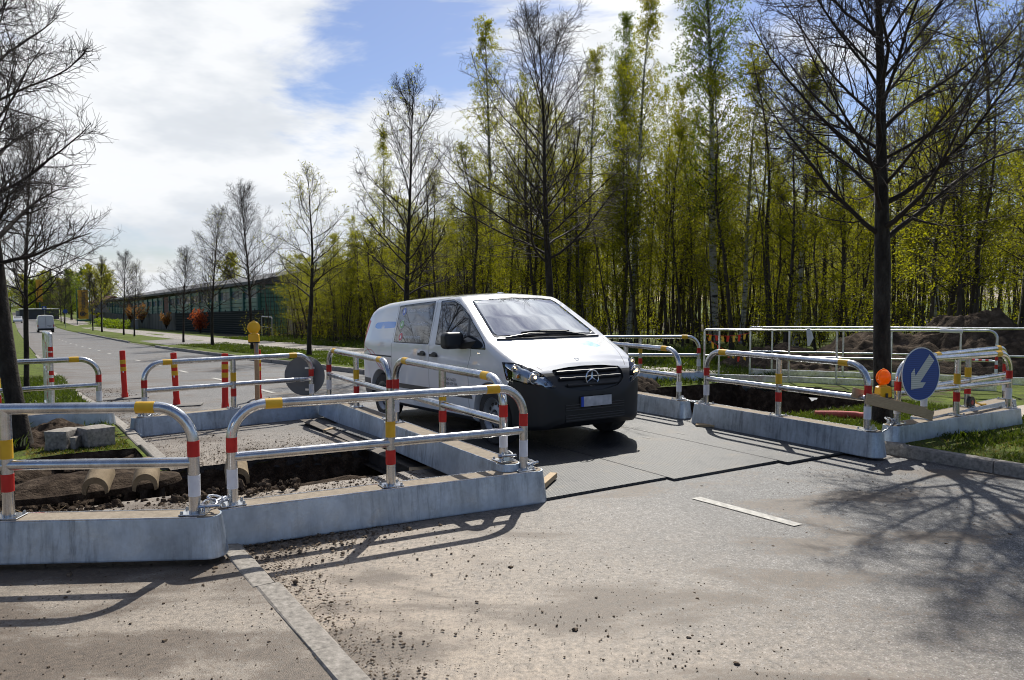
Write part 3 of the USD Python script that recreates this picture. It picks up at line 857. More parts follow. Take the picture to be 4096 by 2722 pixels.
# shackle bars through the lugs
for lab, p, ax in (('steel shackle bolt on the front centre barrier at its right end', bar_pt('B', 1.27, 0, BH + .05), .9), ('steel shackle bolt on the barrier under the arrow sign', bar_pt('F', -1.26, .0, BH + .05), .6),
                   ('steel shackle bolt on the end of the barrier along the van', bar_pt('C', 1.26, 0, BH + .06), .3), ('steel shackle bolt at the right end of the lower left barrier', bar_pt('A', 1.27, 0, BH + .05), .2),
                   ('steel shackle bolt at the left end of the front centre barrier', bar_pt('B', -1.27, 0, BH + .05), 1.3)):
    t_ = thing('shackle', lab, 'shackle', p, ax)
    part('pin', cyl((-.07, 0, 0), (.07, 0, 0), .012, 10), 'galvanised_tube', t_)
    part('head', cyl((-.09, 0, 0), (-.06, 0, 0), .019, 6), 'galvanised_tube', t_)
    part('bow', tube([(-.04, 0, 0), (-.045, .04, .01), (-.03, .075, .02), (0, .085, .025), (.03, .075, .02), (.045, .04, .01), (.04, 0, 0)], .009, 8), 'galvanised_tube', t_)

# ------------------------------------------------------------------ round signs
def disc(r, th, k=48, rim=0.0):
    return CrossSection.circle(r, k).extrude(th)


def frame_M(normal):
    """Columns: right, up, normal of an upright board that faces along normal."""
    nrm = np.asarray(normal, float); nrm /= np.linalg.norm(nrm)
    right = np.cross([0, 0, 1.0], nrm); right /= np.linalg.norm(right)
    return np.stack([right, np.cross(nrm, right), nrm], 1)


Ms = frame_M((.40, -.92, .02))
tl = math.radians(0)
sg = thing('direction_sign', 'round blue sign with a white arrow pointing down left, fixed to the right barrier', 'road sign', (4.575, 8.75, .875), scale=.945)
part('plate', xf(disc(.318, .006), M=Ms), 'metal_grey', sg)
part('blue_face', xf(disc(.306, .003).translate((0, 0, .006)), M=Ms), 'sign_blue_face', sg)
part('rim', xf(CrossSection.circle(.318, 48).__sub__(CrossSection.circle(.307, 48)).extrude(.005).translate((0, 0, .0065)), M=Ms), 'sign_white', sg)
ar = Polygon([(.02, .262), (.055, .262), (.055, -.08), (.13, -.02), (.13, -.10), (0.0, -.24), (-.13, -.10), (-.13, -.02), (-.055, -.08), (-.055, .262)])
arc_m = trimesh.creation.extrude_polygon(ar, .003)
a45 = math.radians(-43)
part('arrow', xf(xf(arc_m, (0, 0, .0092), a45), M=Ms), 'sign_arrow', sg)
part('clamp', cat([xf(box(-.2, 0, -.02, .05, .05, .04), M=Ms)]), 'galvanised_tube', sg)
Mb = frame_M((-.05, 1, 0))
sb = thing('road_sign', 'round road sign seen from its plain grey back on the barrier by the bollards', 'road sign', (-3.17, 11.93, .53))
part('plate', xf(disc(.305, .006), M=Mb), 'sheet_grey', sb)
part('blue_face', xf(disc(.300, .003).translate((0, 0, .006)), M=Mb), 'sign_blue_face', sb)
part('bracket', cat([xf(box(-.06, -.21, -.012, .10, .03, .024), M=Mb), xf(box(-.06, .12, -.012, .10, .03, .024), M=Mb)]), 'aluminium', sb)
part('sticker', cat([xf(box(-.09, .115, -.0015, .035, .03, .002), M=Mb), xf(box(-.135, .12, -.0015, .03, .03, .002), M=Mb)]), 'sticker_white', sb)

# ------------------------------------------------------------------ warning lamps
def warning_lamp(label, loc, rot, lens_depth, face, size=1.0):
    t_ = thing('warning_lamp', label, 'warning lamp', loc, rot, 'orange roadworks lamps', scale=size)
    bodyp = hull([(x, y, z) for (x, y, z) in [(-.085, -.045, 0), (.085, -.045, 0), (.085, .045, 0), (-.085, .045, 0), (-.09, -.05, .02), (.09, -.05, .02), (.09, .05, .02), (-.09, .05, .02),
                                             (-.085, -.045, .125), (.085, -.045, .125), (.085, .045, .125), (-.085, .045, .125), (-.06, -.035, .14), (.06, -.035, .14), (.06, .035, .14), (-.06, .035, .14)]])
    part('battery_box', bodyp, 'yellow_plastic', t_, smooth=20)
    part('box_base', box(0, 0, -.008, .175, .095, .02, .004), 'black_plastic', t_)
    part('neck', cyl((0, 0, .135), (0, 0, .165), .045, 20, .04), 'yellow_plastic', t_)
    th = np.linspace(0, math.pi, 15)
    prof = np.stack([np.sin(th) * .1, -np.cos(th) * lens_depth], 1)
    prof[0, 0] = prof[-1, 0] = 0
    lens = trimesh.creation.revolve(prof, sections=40)
    lens.apply_transform(trimesh.transformations.rotation_matrix(math.pi / 2, (1, 0, 0)))
    lens.apply_translation((0, 0, .245))
    part('lens', lens, 'lens_orange' if face else 'yellow_plastic', t_, smooth=True)
    ring = tube([(.101 * math.cos(a), 0, .245 + .101 * math.sin(a)) for a in np.linspace(0, 2 * math.pi, 41)], .007, 8, False)
    part('lens_ring', ring, 'yellow_plastic' if not face else 'lens_orange', t_, smooth=True)
    part('handle', tube([(.018 * math.cos(a), 0, (.345) + .014 * math.sin(a)) for a in np.linspace(-.3, math.pi + .3, 9)], .004, 6), 'yellow_plastic', t_, smooth=True)
    return t_


lampR = warning_lamp('glossy orange warning lamp on a yellow box on planks between the right barriers', (4.13, 8.68, .625), .35, .072, True, .9)
part('strap', box(.0, -.062, -.02, .03, .012, .15), 'metal_dark', lampR)
lampL = warning_lamp('round yellow-orange warning lamp on a wooden stake behind the red bollards', (-4.40, 13.35, .96), .15, .045, False)
stk = thing('wooden_stake', 'short wooden stake carrying the far warning lamp', 'stake', (-4.385, 13.42, 0), .2)
part('shaft', box(0, 0, .36, .075, .05, 1.16, .004), 'wood_raw', stk)
part('bracket', box(.01, -.033, .86, .035, .012, .17), 'metal_grey', stk)


def plank(label, p0, p1, w, th, roll=0.0, m='wood_raw', name='wooden_plank'):
    p0, p1 = np.asarray(p0, float), np.asarray(p1, float)
    d = p1 - p0; L = np.linalg.norm(d)
    t_ = thing(name, label, 'plank', (p0 + p1) / 2)
    x = d / L
    y = np.cross([0, 0, 1.0], x); y /= np.linalg.norm(y)
    z = np.cross(x, y)
    c, s = math.cos(roll), math.sin(roll)
    y, z = y * c + z * s, z * c - y * s
    part('board', xf(box(0, 0, 0, L, th, w, .003), M=np.stack([x, y, z], 1)), m, t_)
    return t_


plank('upper rough plank nailed across the two right barriers under the lamp', (3.79, 8.33, .655), (4.70, 8.86, .425), .115, .03)
plank('lower rough plank behind the upper one, seen at its two ends', (3.70, 8.47, .71), (4.84, 8.96, .37), .105, .03)
plank('thick wooden plank laid under the base of the barrier along the van', W(7.22, 3.38, -.02), W(6.9, 4.05, -.0), .05, .15, 0)
plank('short pale timber offcut on the plate beside the front barrier end', W(5.62, 3.88, .075), W(5.95, 4.28, .075), .05, .07, 0)
plank('small pale wooden wedge lying on the asphalt inside the enclosure', W(9.88, 3.42, .03), W(9.95, 3.58, .045), .05, .06, 0)
plank('thin wooden wedge under the left end of the right plate barrier', (2.42, 10.25, .05), (2.75, 10.15, .05), .03, .12, 0)

# ------------------------------------------------------------------ red bollards on rubber feet
def bollard(label, s, t, lean, first=None):
    z = float(gz(s))
    o = W(s, t)
    if first is not None:
        return dup(first, o, 0, label, tilt=lean)
    b = thing('bollard', label, 'bollard', o, 0, 'red flexible bollards in the closed lane', tilt=lean)
    part('foot', hull([(x * sx_, y * sy_, z_) for (x, y, z_) in [(.42, .15, .012), (.42, .15, .03), (.38, .11, .045)] for sx_ in (-1, 1) for sy_ in (-1, 1)]), 'recycled_grey', b)
    prof = [(0, .04), (.062, .04), (.060, .10), (.05, .16), (.052, .93), (.050, .955), (.044, .957), (.044, .90), (0, .90)]
    tb = trimesh.creation.revolve(np.array(prof), sections=28)
    part('tube', tb, 'bollard_red', b)
    for zc in (.60, .74):
        part('reflective_band', cyl((0, 0, zc - .04), (0, 0, zc + .04), .0535, 28), 'tape_yellow', b)
    part('sticker', box(0.0, -.0525, .545, .022, .004, .035), 'sticker_white', b)
    return b


b1 = bollard('leftmost red bollard with two yellow bands', 16.95, 1.86, (0, -1.5, 25))
bollard('second red bollard from the left, its foot turned towards the barrier', 14.76, 2.44, (0.5, -2, 12), b1)
bollard('third red bollard, just left of the barrier middle post', 13.5, 2.98, (1, -.5, 185), b1)
bollard('red bollard below the yellow-orange warning lamp', 14.75, 3.86, (0, .6, 100), b1)

# ------------------------------------------------------------------ aluminium footbridge over the pit
def railing(label, p0, p1, z0, h, posts, round_ends=(True, True), toe=.28, r=.022, group=None):
    p0, p1 = np.asarray(p0, float), np.asarray(p1, float)
    t_ = thing('bridge_railing', label, 'railing', (p0[0], p0[1], z0[0]), 0, group)
    d = p1 - p0; L = np.linalg.norm(d); d = d / L
    P = lambda a, z: np.array([d[0] * a, d[1] * a, z + (z0[1] - z0[0]) * a / L])
    rr = .13
    path = []
    if round_ends[0]:
        path += [P(0, 0.0), P(0, h - .03), P(.008, h - .008), P(.03, h)]
    else:
        path += [P(0, h)]
    path += [P(L * .5, h)]
    if round_ends[1]:
        path += [P(L - rr + rr * math.sin(a), h - rr + rr * math.cos(a)) for a in np.linspace(0, math.pi / 2, 8)] + [P(L, 0)]
    else:
        path += [P(L, h)]
    part('top_rail', tube(path, r, 12), 'aluminium', t_)
    part('middle_rail', tube([P(0, h * .56), P(L, h * .56)], r * .8, 12), 'aluminium', t_)
    for k, a in enumerate(posts):
        part('post', tube([P(a * L, 0), P(a * L, h)], r * .9, 10), 'aluminium', t_)
    nrm = np.array([-d[1], d[0], 0])
    for (zc, hh, off) in ((toe * .5, toe * .94, 0),):
        M = np.stack([[d[0], d[1], (z0[1] - z0[0]) / L], nrm, [0, 0, 1.0]], 1)
        part('toe_board', xf(box(L / 2, .02, zc, L, .03, hh, .008), M=M), 'aluminium', t_)
    return t_, P, d, L


ra, PA, dA, LA = railing('front aluminium railing of the footbridge behind the street tree', (3.90, 15.85), (8.12, 13.1), (-.13, -.02), 1.16, (.06, .33, .50, .645), (True, True))
rb, PB, dB, LB = railing('rear aluminium railing of the footbridge, running out at the right', (5.10, 16.75), (10.6, 13.25), (-.12, .0), 1.16, (.0, .07, .285, .42, .60, .86), (True, False))
for lab, a0, P_, base in (('white plastic wrap tied round the first rail joint', .40, PA, (3.90, 15.85, -.13)), ('white plastic wrap round the rail near its right bend', .865, PA, (3.90, 15.85, -.13))):
    c = P_(a0 * LA, 1.16) + np.array(base)
    w_ = thing('plastic_wrap', lab, 'plastic wrap', c, math.atan2(dA[1], dA[0]))
    if a0 < .6:
        part('sheet', hull([(x, y, z) for x in (-.035, .035) for y in (-.03, .03) for z in (-.03, .03)] + [(.02, 0, -.3), (-.02, .01, -.3), (.09, .0, -.15), (.0, -.04, -.1)]), 'tape_white', w_)
    else:
        part('sheet', tube([(-.17, 0, -.005), (-.1, 0, 0), (0, .0, -.008), (.12, 0, .0), (.18, 0, -.01)], [.034, .040, .034, .041, .036], 10), 'tape_white', w_)
# red and white striped wrap at the right foot of the front railing
wr = thing('striped_tape', 'red and white striped tape wound on the right end of the front railing', 'tape', (8.12, 13.1, -.02))
for k in range(7):
    part('stripe', cyl((0, 0, .45 + k * .07), (0, 0, .52 + k * .07), .0235, 10), 'tape_red' if k % 2 else 'tape_white', wr)
ds = np.array([dA[0], dA[1], -.02])
for k in range(9):
    a, b = -ds * (.06 + k * .05) + np.array([0, 0, 1.16 * .56]), -ds * (.11 + k * .05) + np.array([0, 0, 1.16 * .56])
    part('stripe', cyl(a, b, .0205, 10), 'tape_red' if k % 2 else 'tape_white', wr)
# deck between the railings
dk = thing('footbridge_deck', 'flat aluminium deck of the footbridge over the pit', 'footbridge', (3.9, 15.85, -.13))
qa = [np.array([0, 0, 0]), np.array([4.22, -2.75, .11]), np.array([6.3, -2.9, .12]), np.array([1.2, .9, .01])]
mid = lambda a, b, f: a + (b - a) * f
for k in range(10):
    f0, f1 = k / 10 + .002, (k + 1) / 10 - .002
    c4 = [mid(qa[0], qa[1], f0), mid(qa[0], qa[1], f1), mid(qa[3], qa[2], f1), mid(qa[3], qa[2], f0)]
    part('deck_panel', hull([p + np.array([0, 0, z]) for p in c4 for z in (.0, .05)]), 'aluminium', dk)
part('edge_beam', cyl(qa[0] + np.array([-.02, -.03, -.05]), qa[1] + np.array([-.02, -.03, -.05]), .06, 4), 'aluminium', dk)
# cord with coloured pennants strung in the railing
pen = thing('pennant_cord', 'cord of red and yellow pennants sagging between the two bridge railings', 'pennants', (3.9, 15.85, -.13))
e0, e1 = np.array([.0, 0, 1.08]), np.array([1.2, .9, 1.06])
for (q0, q1, sag, nm) in ((e0, e1, .06, 8), (np.array([.05, .0, 1.0]), np.array([1.18, .9, .58]), .10, 8)):
    cs = np.array([q0 + (q1 - q0) * f + np.array([0, 0, -sag * 4 * f * (1 - f)]) for f in np.linspace(0, 1, 17)])
    part('cord', tube(cs, .004, 5), 'ribbon_red', pen)
    for k in range(nm - 1):
        c = cs[2 + 2 * k]; w_ = .045
        dd = (q1 - q0) / np.linalg.norm(q1 - q0) * w_
        sw = rng.normal(0, .02, 3)
        part('pennant', hull([c - dd, c + dd, c - dd * .8 + np.array([0, .01, -.13]) + sw, c + dd * .8 + np.array([0, .01, -.13]) + sw, c + np.array([.003, .003, 0])]), 'ribbon_red' if k % 2 else 'ribbon_yellow', pen)
# end-on railing on the left verge
rl, PL, dL, LL = railing('white aluminium railing seen nearly end-on on the left verge', (-6.52, 11.05), (-7.62, 12.75), (-.08, -.14), 1.30, (.0, .33, .66, 1.0), (True, True), .2, .03)
wl = thing('striped_tape', 'red and white striped tape on the post of the end-on left railing', 'tape', (-6.52, 11.05, -.08))
for k, zc in enumerate((.62, .72, .98, 1.06)):
    part('stripe', cyl((0, 0, zc), (0, 0, zc + .06), .0315, 12), 'tape_red', wl)
for k, zc in enumerate((.35, .55, .75, .95, 1.1)):
    part('stripe', box(-.42, .62, zc, .02, .02, .1), 'tape_red', wl)

# ------------------------------------------------------------------ things lying about the trench
def rock(seed, sx_, sy_, sz_, rough=.12, sub=2):
    m = ico(1.0, sub); v = m.vertices.copy()
    v *= (1 + rough * 2 * (meshkit.fbm(v * 1.7 + seed * 7.3, 3, seed) - .5))[:, None]
    v = np.sign(v) * np.abs(v) ** .8
    return v * np.array([sx_, sy_, sz_]), m.faces


def cut_stone(seed, L, w, h):
    r = np.random.default_rng(seed)
    m = trimesh.creation.box((L, w, h)).subdivide().subdivide().subdivide()
    v = m.vertices.copy()
    lim = np.array([L, w, h]) / 2
    edge = np.sort(lim - np.abs(v), axis=1)[:, 1]
    v *= 1 - .06 * np.clip(1 - edge / .04, 0, 1)[:, None]
    v += (meshkit.fbm(v * 6 + seed, 3, seed)[:, None] - .5) * .03 * np.sign(v)
    v[:, 2] += .02 * np.sin(v[:, 0] * 4 + seed)
    return trimesh.Trimesh(v, m.faces, process=False)


for lab, (s, t), rz, (L, w, h), sd in (('left loose granite kerb stone, its top split lengthwise, by the left tree', (10.22, .50), YAW_U - .55, (.46, .26, .23), 3), ('right loose granite kerb stone, squarer, next to the split one', (10.10, .80), YAW_N + .35, (.33, .28, .23), 8)):
    o = W(s, t, .19)
    t_ = thing('loose_kerb_stone', lab, 'stone', o, rz)
    part('block', cut_stone(sd, L, w, h), 'granite', t_, smooth=25)
    if sd == 3:
        part('block', xf(cut_stone(12, .38, .07, .19), (-.02, -.17, -.02), .06), 'granite', t_, smooth=25)


def half_pipe(label, s, t, z, rz, pitch):
    t_ = thing('cable_cover', label, 'cable cover', W(s, t, z), 0, tilt=(pitch, 0, math.degrees(rz)))
    prof = []
    for a in np.linspace(0, math.pi, 15):
        prof.append((.105 * math.cos(a), .02 + .155 * max(0, math.sin(a)) ** .75))
    inn = [(x * .72, z_ * .72 - .01) for (x, z_) in prof[::-1]]
    pg = Polygon(prof + inn)
    m = trimesh.creation.extrude_polygon(pg, .33)
    v = m.vertices @ np.array([[1, 0, 0], [0, 0, 1], [0, -1, 0.0]])
    m = trimesh.Trimesh(v, m.faces, process=False).subdivide()
    m.vertices = m.vertices + (meshkit.fbm(m.vertices * 14 + s, 3, 4)[:, None] - .5) * .012
    part('shell', m, 'concrete_tan', t_, smooth=30)


half_pipe('left arched tan concrete cable cover behind the lower left barrier', 7.60, .58, .05, YAW_U + 1.30, -16)
half_pipe('middle arched tan concrete cable cover behind the lower left barrier', 7.50, .96, .05, YAW_U + 1.36, -16)
half_pipe('tan concrete cable cover half hidden behind the front centre barrier post', 7.36, 1.72, .03, YAW_U + 1.38, -12)
pr = thing('red_pipe', 'piece of red plastic pipe lying in the grass beside the right street tree', 'pipe', (4.45, 10.42, .12), .0)
part('tube', tube([(-.35, .12, .02), (-.1, .05, .03), (.12, .0, .03), (.26, -.10, .02)], .05, 14), 'pipe_red', pr)
part('coupler', tube([(.22, -.07, .02), (.30, -.13, .015)], .06, 14), 'pipe_red', pr)
rl_ = thing('measuring_tape', 'round tape reel with a yellow strap on the greenish barrier base', 'tape reel', bar_pt('G', -.02, -.05, BH + .07), .6)
part('reel', cyl((0, -.02, 0), (0, .02, 0), .075, 24), 'black_plastic', rl_)
part('hub', cyl((0, -.024, 0), (0, .024, 0), .03, 16), 'pipe_red', rl_)
part('strap', tube([(.05, 0, .06), (.15, .0, -.02), (.3, .01, -.055), (.42, .01, -.06)], .012, 6), 'yellow_plastic', rl_)

# mounds of excavated soil, each one displaced half-ellipsoid
def mound(label, s, t, L, w, h, rz, m, seed, name='soil_mound'):
    o = W(s, t, 0.02)
    o[2] = gz(s) + float(base_z(np.array([s]), np.array([t]))[0]) - .03
    th_, ph = np.linspace(0, 2 * math.pi, 90), np.linspace(0, 1, 46)
    T, P = np.meshgrid(th_, ph, indexing='ij')
    X, Y = np.cos(T) * P * L, np.sin(T) * P * w
    prof = (1 - P ** 1.7).clip(0)
    n1 = meshkit.fbm(np.stack([X * 1.2 + seed, Y * 1.2, X * 0], -1), 3, seed)
    n2 = meshkit.fbm(np.stack([X * 6 + seed, Y * 6, X * 0], -1), 4, seed + 5)
    Z = h * prof * (.55 + .9 * n1) + (n2 - .5) * .30 * np.minimum(1, prof * 3) * min(1, h * 2)
    Z = np.where(P > .99, -.05, Z)
    idx = np.arange(T.size).reshape(T.shape)
    q = np.stack([idx[:-1, :-1], idx[:-1, 1:], idx[1:, 1:], idx[1:, :-1]], -1).reshape(-1, 4)
    q = q[:, ::-1]
    c, s_ = math.cos(rz), math.sin(rz)
    V = np.stack([X * c - Y * s_, X * s_ + Y * c, Z], -1).reshape(-1, 3)
    p = part(name, (V + o, q), m, smooth=True)
    return tag(p, label, kind='structure')


mound('long dark mound of excavated earth behind the footbridge', 9.2, 17.4, 3.4, 1.5, 1.05, YAW_U + .3, 'soil_pale', 4)
mound('higher heap of excavated earth at the right edge behind the footbridge', 6.2, 18.6, 3.0, 1.8, 1.25, YAW_U, 'soil_pale', 9)
mound('low spread of earth at the left foot of the big mound', 12.2, 15.6, 2.0, 1.0, .45, YAW_U, 'soil_pale', 14)
mound('small clod of dark earth at the left end of the far barrier', 11.5, 1.30, .26, .2, .18, 0, 'soil', 17)
mound('earth heap with grass at the foot of the left tree', 10.9, .45, .75, .5, .30, YAW_U, 'soil', 21)
mound('low dark earth ridge in front of the pit', 7.2, 2.4, .9, .18, .10, YAW_N, 'soil', 27)
mound('heap of dug earth in the left trench', 8.3, .5, .9, .4, .10, YAW_N, 'soil', 31)
mound('dark earth in front of the pit behind the second right barrier', 10.9, 9.6, .7, .4, .3, YAW_N, 'soil', 33)

# ------------------------------------------------------------------ white delivery van
VX, VY, VYAW, VZ, VP = .521, 9.498, -.999, .034, .033
FL = dict(x=[-3.97, -3.94, -3.88, -3.80, -3.70, -3.55, -3.2, -2.6, -2.0, -1.5, -1.15, -1.0, -.93, -.80, -.5, -.2, -.10, -.02, .10, .28, .44, .56, .645, .70, .74, .775, .80],
          z=[1.00, 1.22, 1.45, 1.60, 1.69, 1.735, 1.765, 1.79, 1.80, 1.80, 1.79, 1.770, 1.740, 1.665, 1.485, 1.300, 1.237, 1.205, 1.160, 1.085, 1.010, .945, .885, .83, .77, .70, .60])


def fz(x): return np.interp(x, FL['x'], FL['z'])
def fwb(x): return np.interp(x, [-3.97, -3.94, -3.88, -3.8, -3.6, -3.2, -2, -.2, .15, .33, .46, .56, .64, .70, .745, .775, .80], [.74, .82, .875, .90, .92, .93, .935, .935, .93, .915, .885, .84, .785, .72, .645, .57, .44])
def fz0(x): return np.interp(x, [-3.97, -3.8, -3.4, .3, .6, .72, .80], [.42, .30, .235, .225, .215, .225, .30])
def fcrown(x): return np.interp(x, [-3.97, -3.7, -3.2, -1.2, -.95, -.8, -.5, -.1, .1, .5, .7, .8], [.10, .08, .055, .045, .03, .02, .02, .02, .035, .05, .03, .02])
def frad(x): return np.interp(x, [-3.97, -3.6, -1.2, -.9, -.2, .1, .5, .8], [.10, .11, .10, .07, .05, .09, .09, .04])


def section(x):
    z0, z2, wb, cr, r = float(fz0(x)), float(fz(x)), float(fwb(x)), float(fcrown(x)), float(frad(x))
    ze = z2 - cr                                  # height of the shoulder edge
    belt = min(1.12, ze - r - .02)
    def side(z):
        lo = wb - .025 * np.clip((.62 - z) / .4, 0, 1) ** 1.5 - .010 * np.clip((z - .75) / .37, 0, 1) + .012 * np.exp(-((z - .86) / .10) ** 2) * (x < .3)
        return lo - .283 * max(0, z - 1.12) * (1 - .0 * (x > 0))
    pts = [(-.0, z0), (-wb * .5, z0), (-(wb - .07), z0), (-(side(z0 + .03) - .01), z0 + .03)]
    for z in np.linspace(z0 + .05, belt, 14):
        pts.append((-side(z), z))
    zt = ze - r
    for z in np.linspace(belt, zt, 9)[1:]:
        pts.append((-side(z), z))
    ys = side(zt)
    for a in np.linspace(0, math.pi / 2 - .12, 7)[1:]:
        pts.append((-(ys - r + r * math.cos(a)), zt + r * math.sin(a)))
    yl, zl = pts[-1]
    yl = -yl
    for q in np.linspace(0, 1, 12)[1:]:
        y = yl * (1 - q)
        pts.append((-y, zl + (z2 - zl) * (1 - (y / max(yl, 1e-6)) ** 2)))
    return np.array(pts)


xs = np.unique(np.concatenate([np.linspace(-3.97, -3.4, 22), np.linspace(-3.4, -1.2, 22), np.linspace(-1.2, .3, 44), np.linspace(.3, .80, 30)]))
rings = []
for x in xs:
    h = section(x)
    full = np.vstack([h, np.stack([-h[::-1, 0], h[::-1, 1]], 1)[1:-1]])
    rings.append(np.column_stack([np.full(len(full), x), full[:, 0], full[:, 1]]))
n, m_ = len(rings[0]), len(rings)
V = np.vstack(rings); F = []
for i in range(m_ - 1):
    for j in range(n):
        a, b = i * n + j, i * n + (j + 1) % n
        F += [(a, b + n, b), (a, a + n, b + n)]
V = np.vstack([V, [[xs[0], 0, .75], [xs[-1] + .006, 0, .46]]])
for j in range(n):
    F += [(j, (j + 1) % n, m_ * n), ((m_ - 1) * n + (j + 1) % n, (m_ - 1) * n + j, m_ * n + 1)]
vol = trimesh.Trimesh(V, np.array(F), process=False)
if vol.volume < 0:
    vol.invert()
body = Manifold(m3.Mesh(vert_properties=np.asarray(vol.vertices, np.float32), tri_verts=np.asarray(vol.faces, np.uint32)))


def prism(poly2, axis, lo, hi):
    """Extrude a polygon given in the two other axes: axis 'y' takes (x, z), 'x' takes (y, z), 'z' takes (x, y)."""
    if not isinstance(poly2, Polygon):
        poly2 = Polygon(poly2)
    poly2 = poly2 if poly2.is_valid else poly2.buffer(0)
    ext = np.array(poly2.exterior.coords)[:-1]
    if Polygon(ext).exterior.is_ccw is False:
        ext = ext[::-1]
    e = CrossSection([ext]).extrude(hi - lo)
    if axis == 'z':
        return e.translate((0, 0, lo))
    if axis == 'x':                                # (u, v, w) -> (x=w, y=u, z=v)
        return e.transform(np.array([[0, 0, 1, lo], [1, 0, 0, 0], [0, 1, 0, 0]], float))
    return e.transform(np.array([[1, 0, 0, 0], [0, 0, -1, -lo], [0, 1, 0, 0]], float))      # y = -w - lo


def rnd(poly, r):
    return Polygon(poly).buffer(-r).buffer(r, quad_segs=5)


FW, RW = 0.03, -3.13           # axle positions
cutw = []
for ax_ in (FW, RW):
    for s_ in (-1, 1):
        cutw.append(Manifold.cylinder(.45, .385, .385, 48).rotate((90, 0, 0)).translate((ax_, s_ * .80 + .225, .345)))
        cutw.append(box(ax_, s_ * .80, .12, .70, .45, .3) if False else Manifold.cube((.72, .45, .3), True).translate((ax_, s_ * .80, .12)))
cw = cutw[0]
for c in cutw[1:]:
    cw = cw + c
body = body - cw
rest = body
VAN = []          # (name, solid, material, parent key)


def take(region, depth_solid=True):
    """Cut a region out of what is left of the body and return it."""
    global rest
    piece = rest ^ region
    rest = rest - region
    return piece


van = thing('delivery_van', 'white delivery van driving over the steel plates towards the right', 'van', (VX, VY, VZ), 0, tilt=(0, math.degrees(-VP), math.degrees(VYAW)))


def vp(name, solid, m, parent=van, smooth=28, label=None):
    return part(name, solid, m, parent, smooth, label)


# --- glass (outlines in the side view x-z, or from above for the windscreen)
side_glass = {'door_window': [(-1.325, 1.148), (-1.41, 1.684), (-1.25, 1.695), (-1.07, 1.680), (-.882, 1.622), (-.70, 1.535), (-.622, 1.488), (-.5, 1.415), (-.25, 1.262), (-.11, 1.165), (-.075, 1.115), (-.40, 1.118)],
              'load_window': [(-2.64, 1.150), (-2.69, 1.645), (-2.2, 1.668), (-1.604, 1.687), (-1.545, 1.145)]}
seals, glasses, pillars = {}, {}, {}
for sgn in (-1, 1):
    lo, hi = ((.55, 1.1) if sgn < 0 else (-1.1, -.55))
    for nm, pl_ in side_glass.items():
        if sgn > 0 and nm == 'load_window':
            continue
        outer = prism(Polygon(pl_).buffer(.016), 'y', lo, hi)
        inner = prism(rnd(pl_, .03), 'y', lo, hi)
        pc = take(outer)
        gl = pc ^ inner
        if nm == 'door_window':
            bar = prism([(-.47, 1.09), (-.63, 1.52), (-.57, 1.50), (-.41, 1.09)], 'y', lo, hi)
            sl = (pc - inner) + (gl ^ bar)
            gl = gl - bar
        else:
            sl = pc - inner
        glasses[(nm, sgn)] = gl; seals[(nm, sgn)] = sl
# windscreen: as seen from the front (y-z)
ws = [(-.765, 1.235), (-.755, 1.29), (-.645, 1.665), (-.61, 1.705), (-.40, 1.722), (0, 1.732), (.40, 1.722), (.61, 1.705), (.645, 1.665), (.755, 1.29), (.765, 1.235), (.4, 1.222), (0, 1.217), (-.4, 1.222)]
pc = take(prism(Polygon(ws), 'x', -1.05, .05))
inner = prism(rnd(Polygon(ws).buffer(-.022), .04), 'x', -1.05, .05)
wscreen, wseal = pc ^ inner, pc - inner
# --- front end
front = (-.05, 1.2)
grille_poly = rnd([(-.50, .872), (-.25, .896), (0, .903), (.25, .896), (.50, .872), (.47, .74), (.36, .665), (.18, .635), (0, .628), (-.18, .635), (-.36, .665), (-.47, .74)], .03)
HLp = [(-.935, .965), (-.84, .958), (-.74, .915), (-.645, .845), (-.575, .76), (-.530, .690), (-.645, .693), (-.66, .71), (-.80, .735), (-.905, .775)]
hl = {}
for sgn in (-1, 1):
    pl_ = [(p[0] if sgn < 0 else -p[0], p[1]) for p in HLp]
    pc = take(prism(Polygon(pl_).buffer(.008), 'x', .10, 1.0) ^ prism([(.26, 1.02), (.395, .66), (1.0, .66), (1.0, 1.02)], 'y', -1.0, 1.0))
    inn = prism(rnd(pl_, .02), 'x', .10, 1.0) ^ prism([(.275, 1.02), (.41, .66), (1.0, .66), (1.0, 1.02)], 'y', -1.0, 1.0)
    hl[sgn] = (pc ^ inn, pc - inn)
grille = take(prism(grille_poly, 'x', .35, 1.0))
bump_poly = [(-1.0, .15), (1.0, .15), (1.0, .775), (.905, .775), (.80, .735), (.66, .71), (.645, .693), (.53, .69), (.575, .76), (.645, .845), (.50, .845), (-.50, .845), (-.645, .845), (-.575, .76), (-.53, .69), (-.645, .693), (-.66, .71), (-.80, .735), (-.905, .775), (-1.0, .775)]
bumper = take(prism(bump_poly, 'x', .395, 1.0) + prism([(.30, .15), (.41, .15), (.41, .775), (.36, .70)], 'y', -1.0, 1.0))
# --- lower cladding, rear bumper and lamps
clad = take(prism([(-3.35, .50), (-3.32, .565), (-.40, .565), (-.37, .50)], 'y', -1.0, 1.0) - Manifold.cube((6, 1.80, 3), True))
sill = take(prism([(-2.75, .0), (-2.75, .285), (-.40, .285), (-.40, .0)], 'y', -1.0, 1.0) - Manifold.cube((6, 1.70, 3), True))
rbump = take(prism([(-4.1, .1), (-4.1, .575), (-3.52, .575), (-3.50, .1)], 'y', -1.0, 1.0))
tlamp = {}
for sgn in (-1, 1):
    tlamp[sgn] = take(prism([(-4.1, .87), (-3.905, .87), (-3.80, 1.15), (-3.70, 1.44), (-3.78, 1.46), (-4.1, 1.2)], 'y', -1.0, 1.0) ^ Manifold.cube((1.0, .22, 3), True).translate((-3.8, sgn * .86, 1.0)))
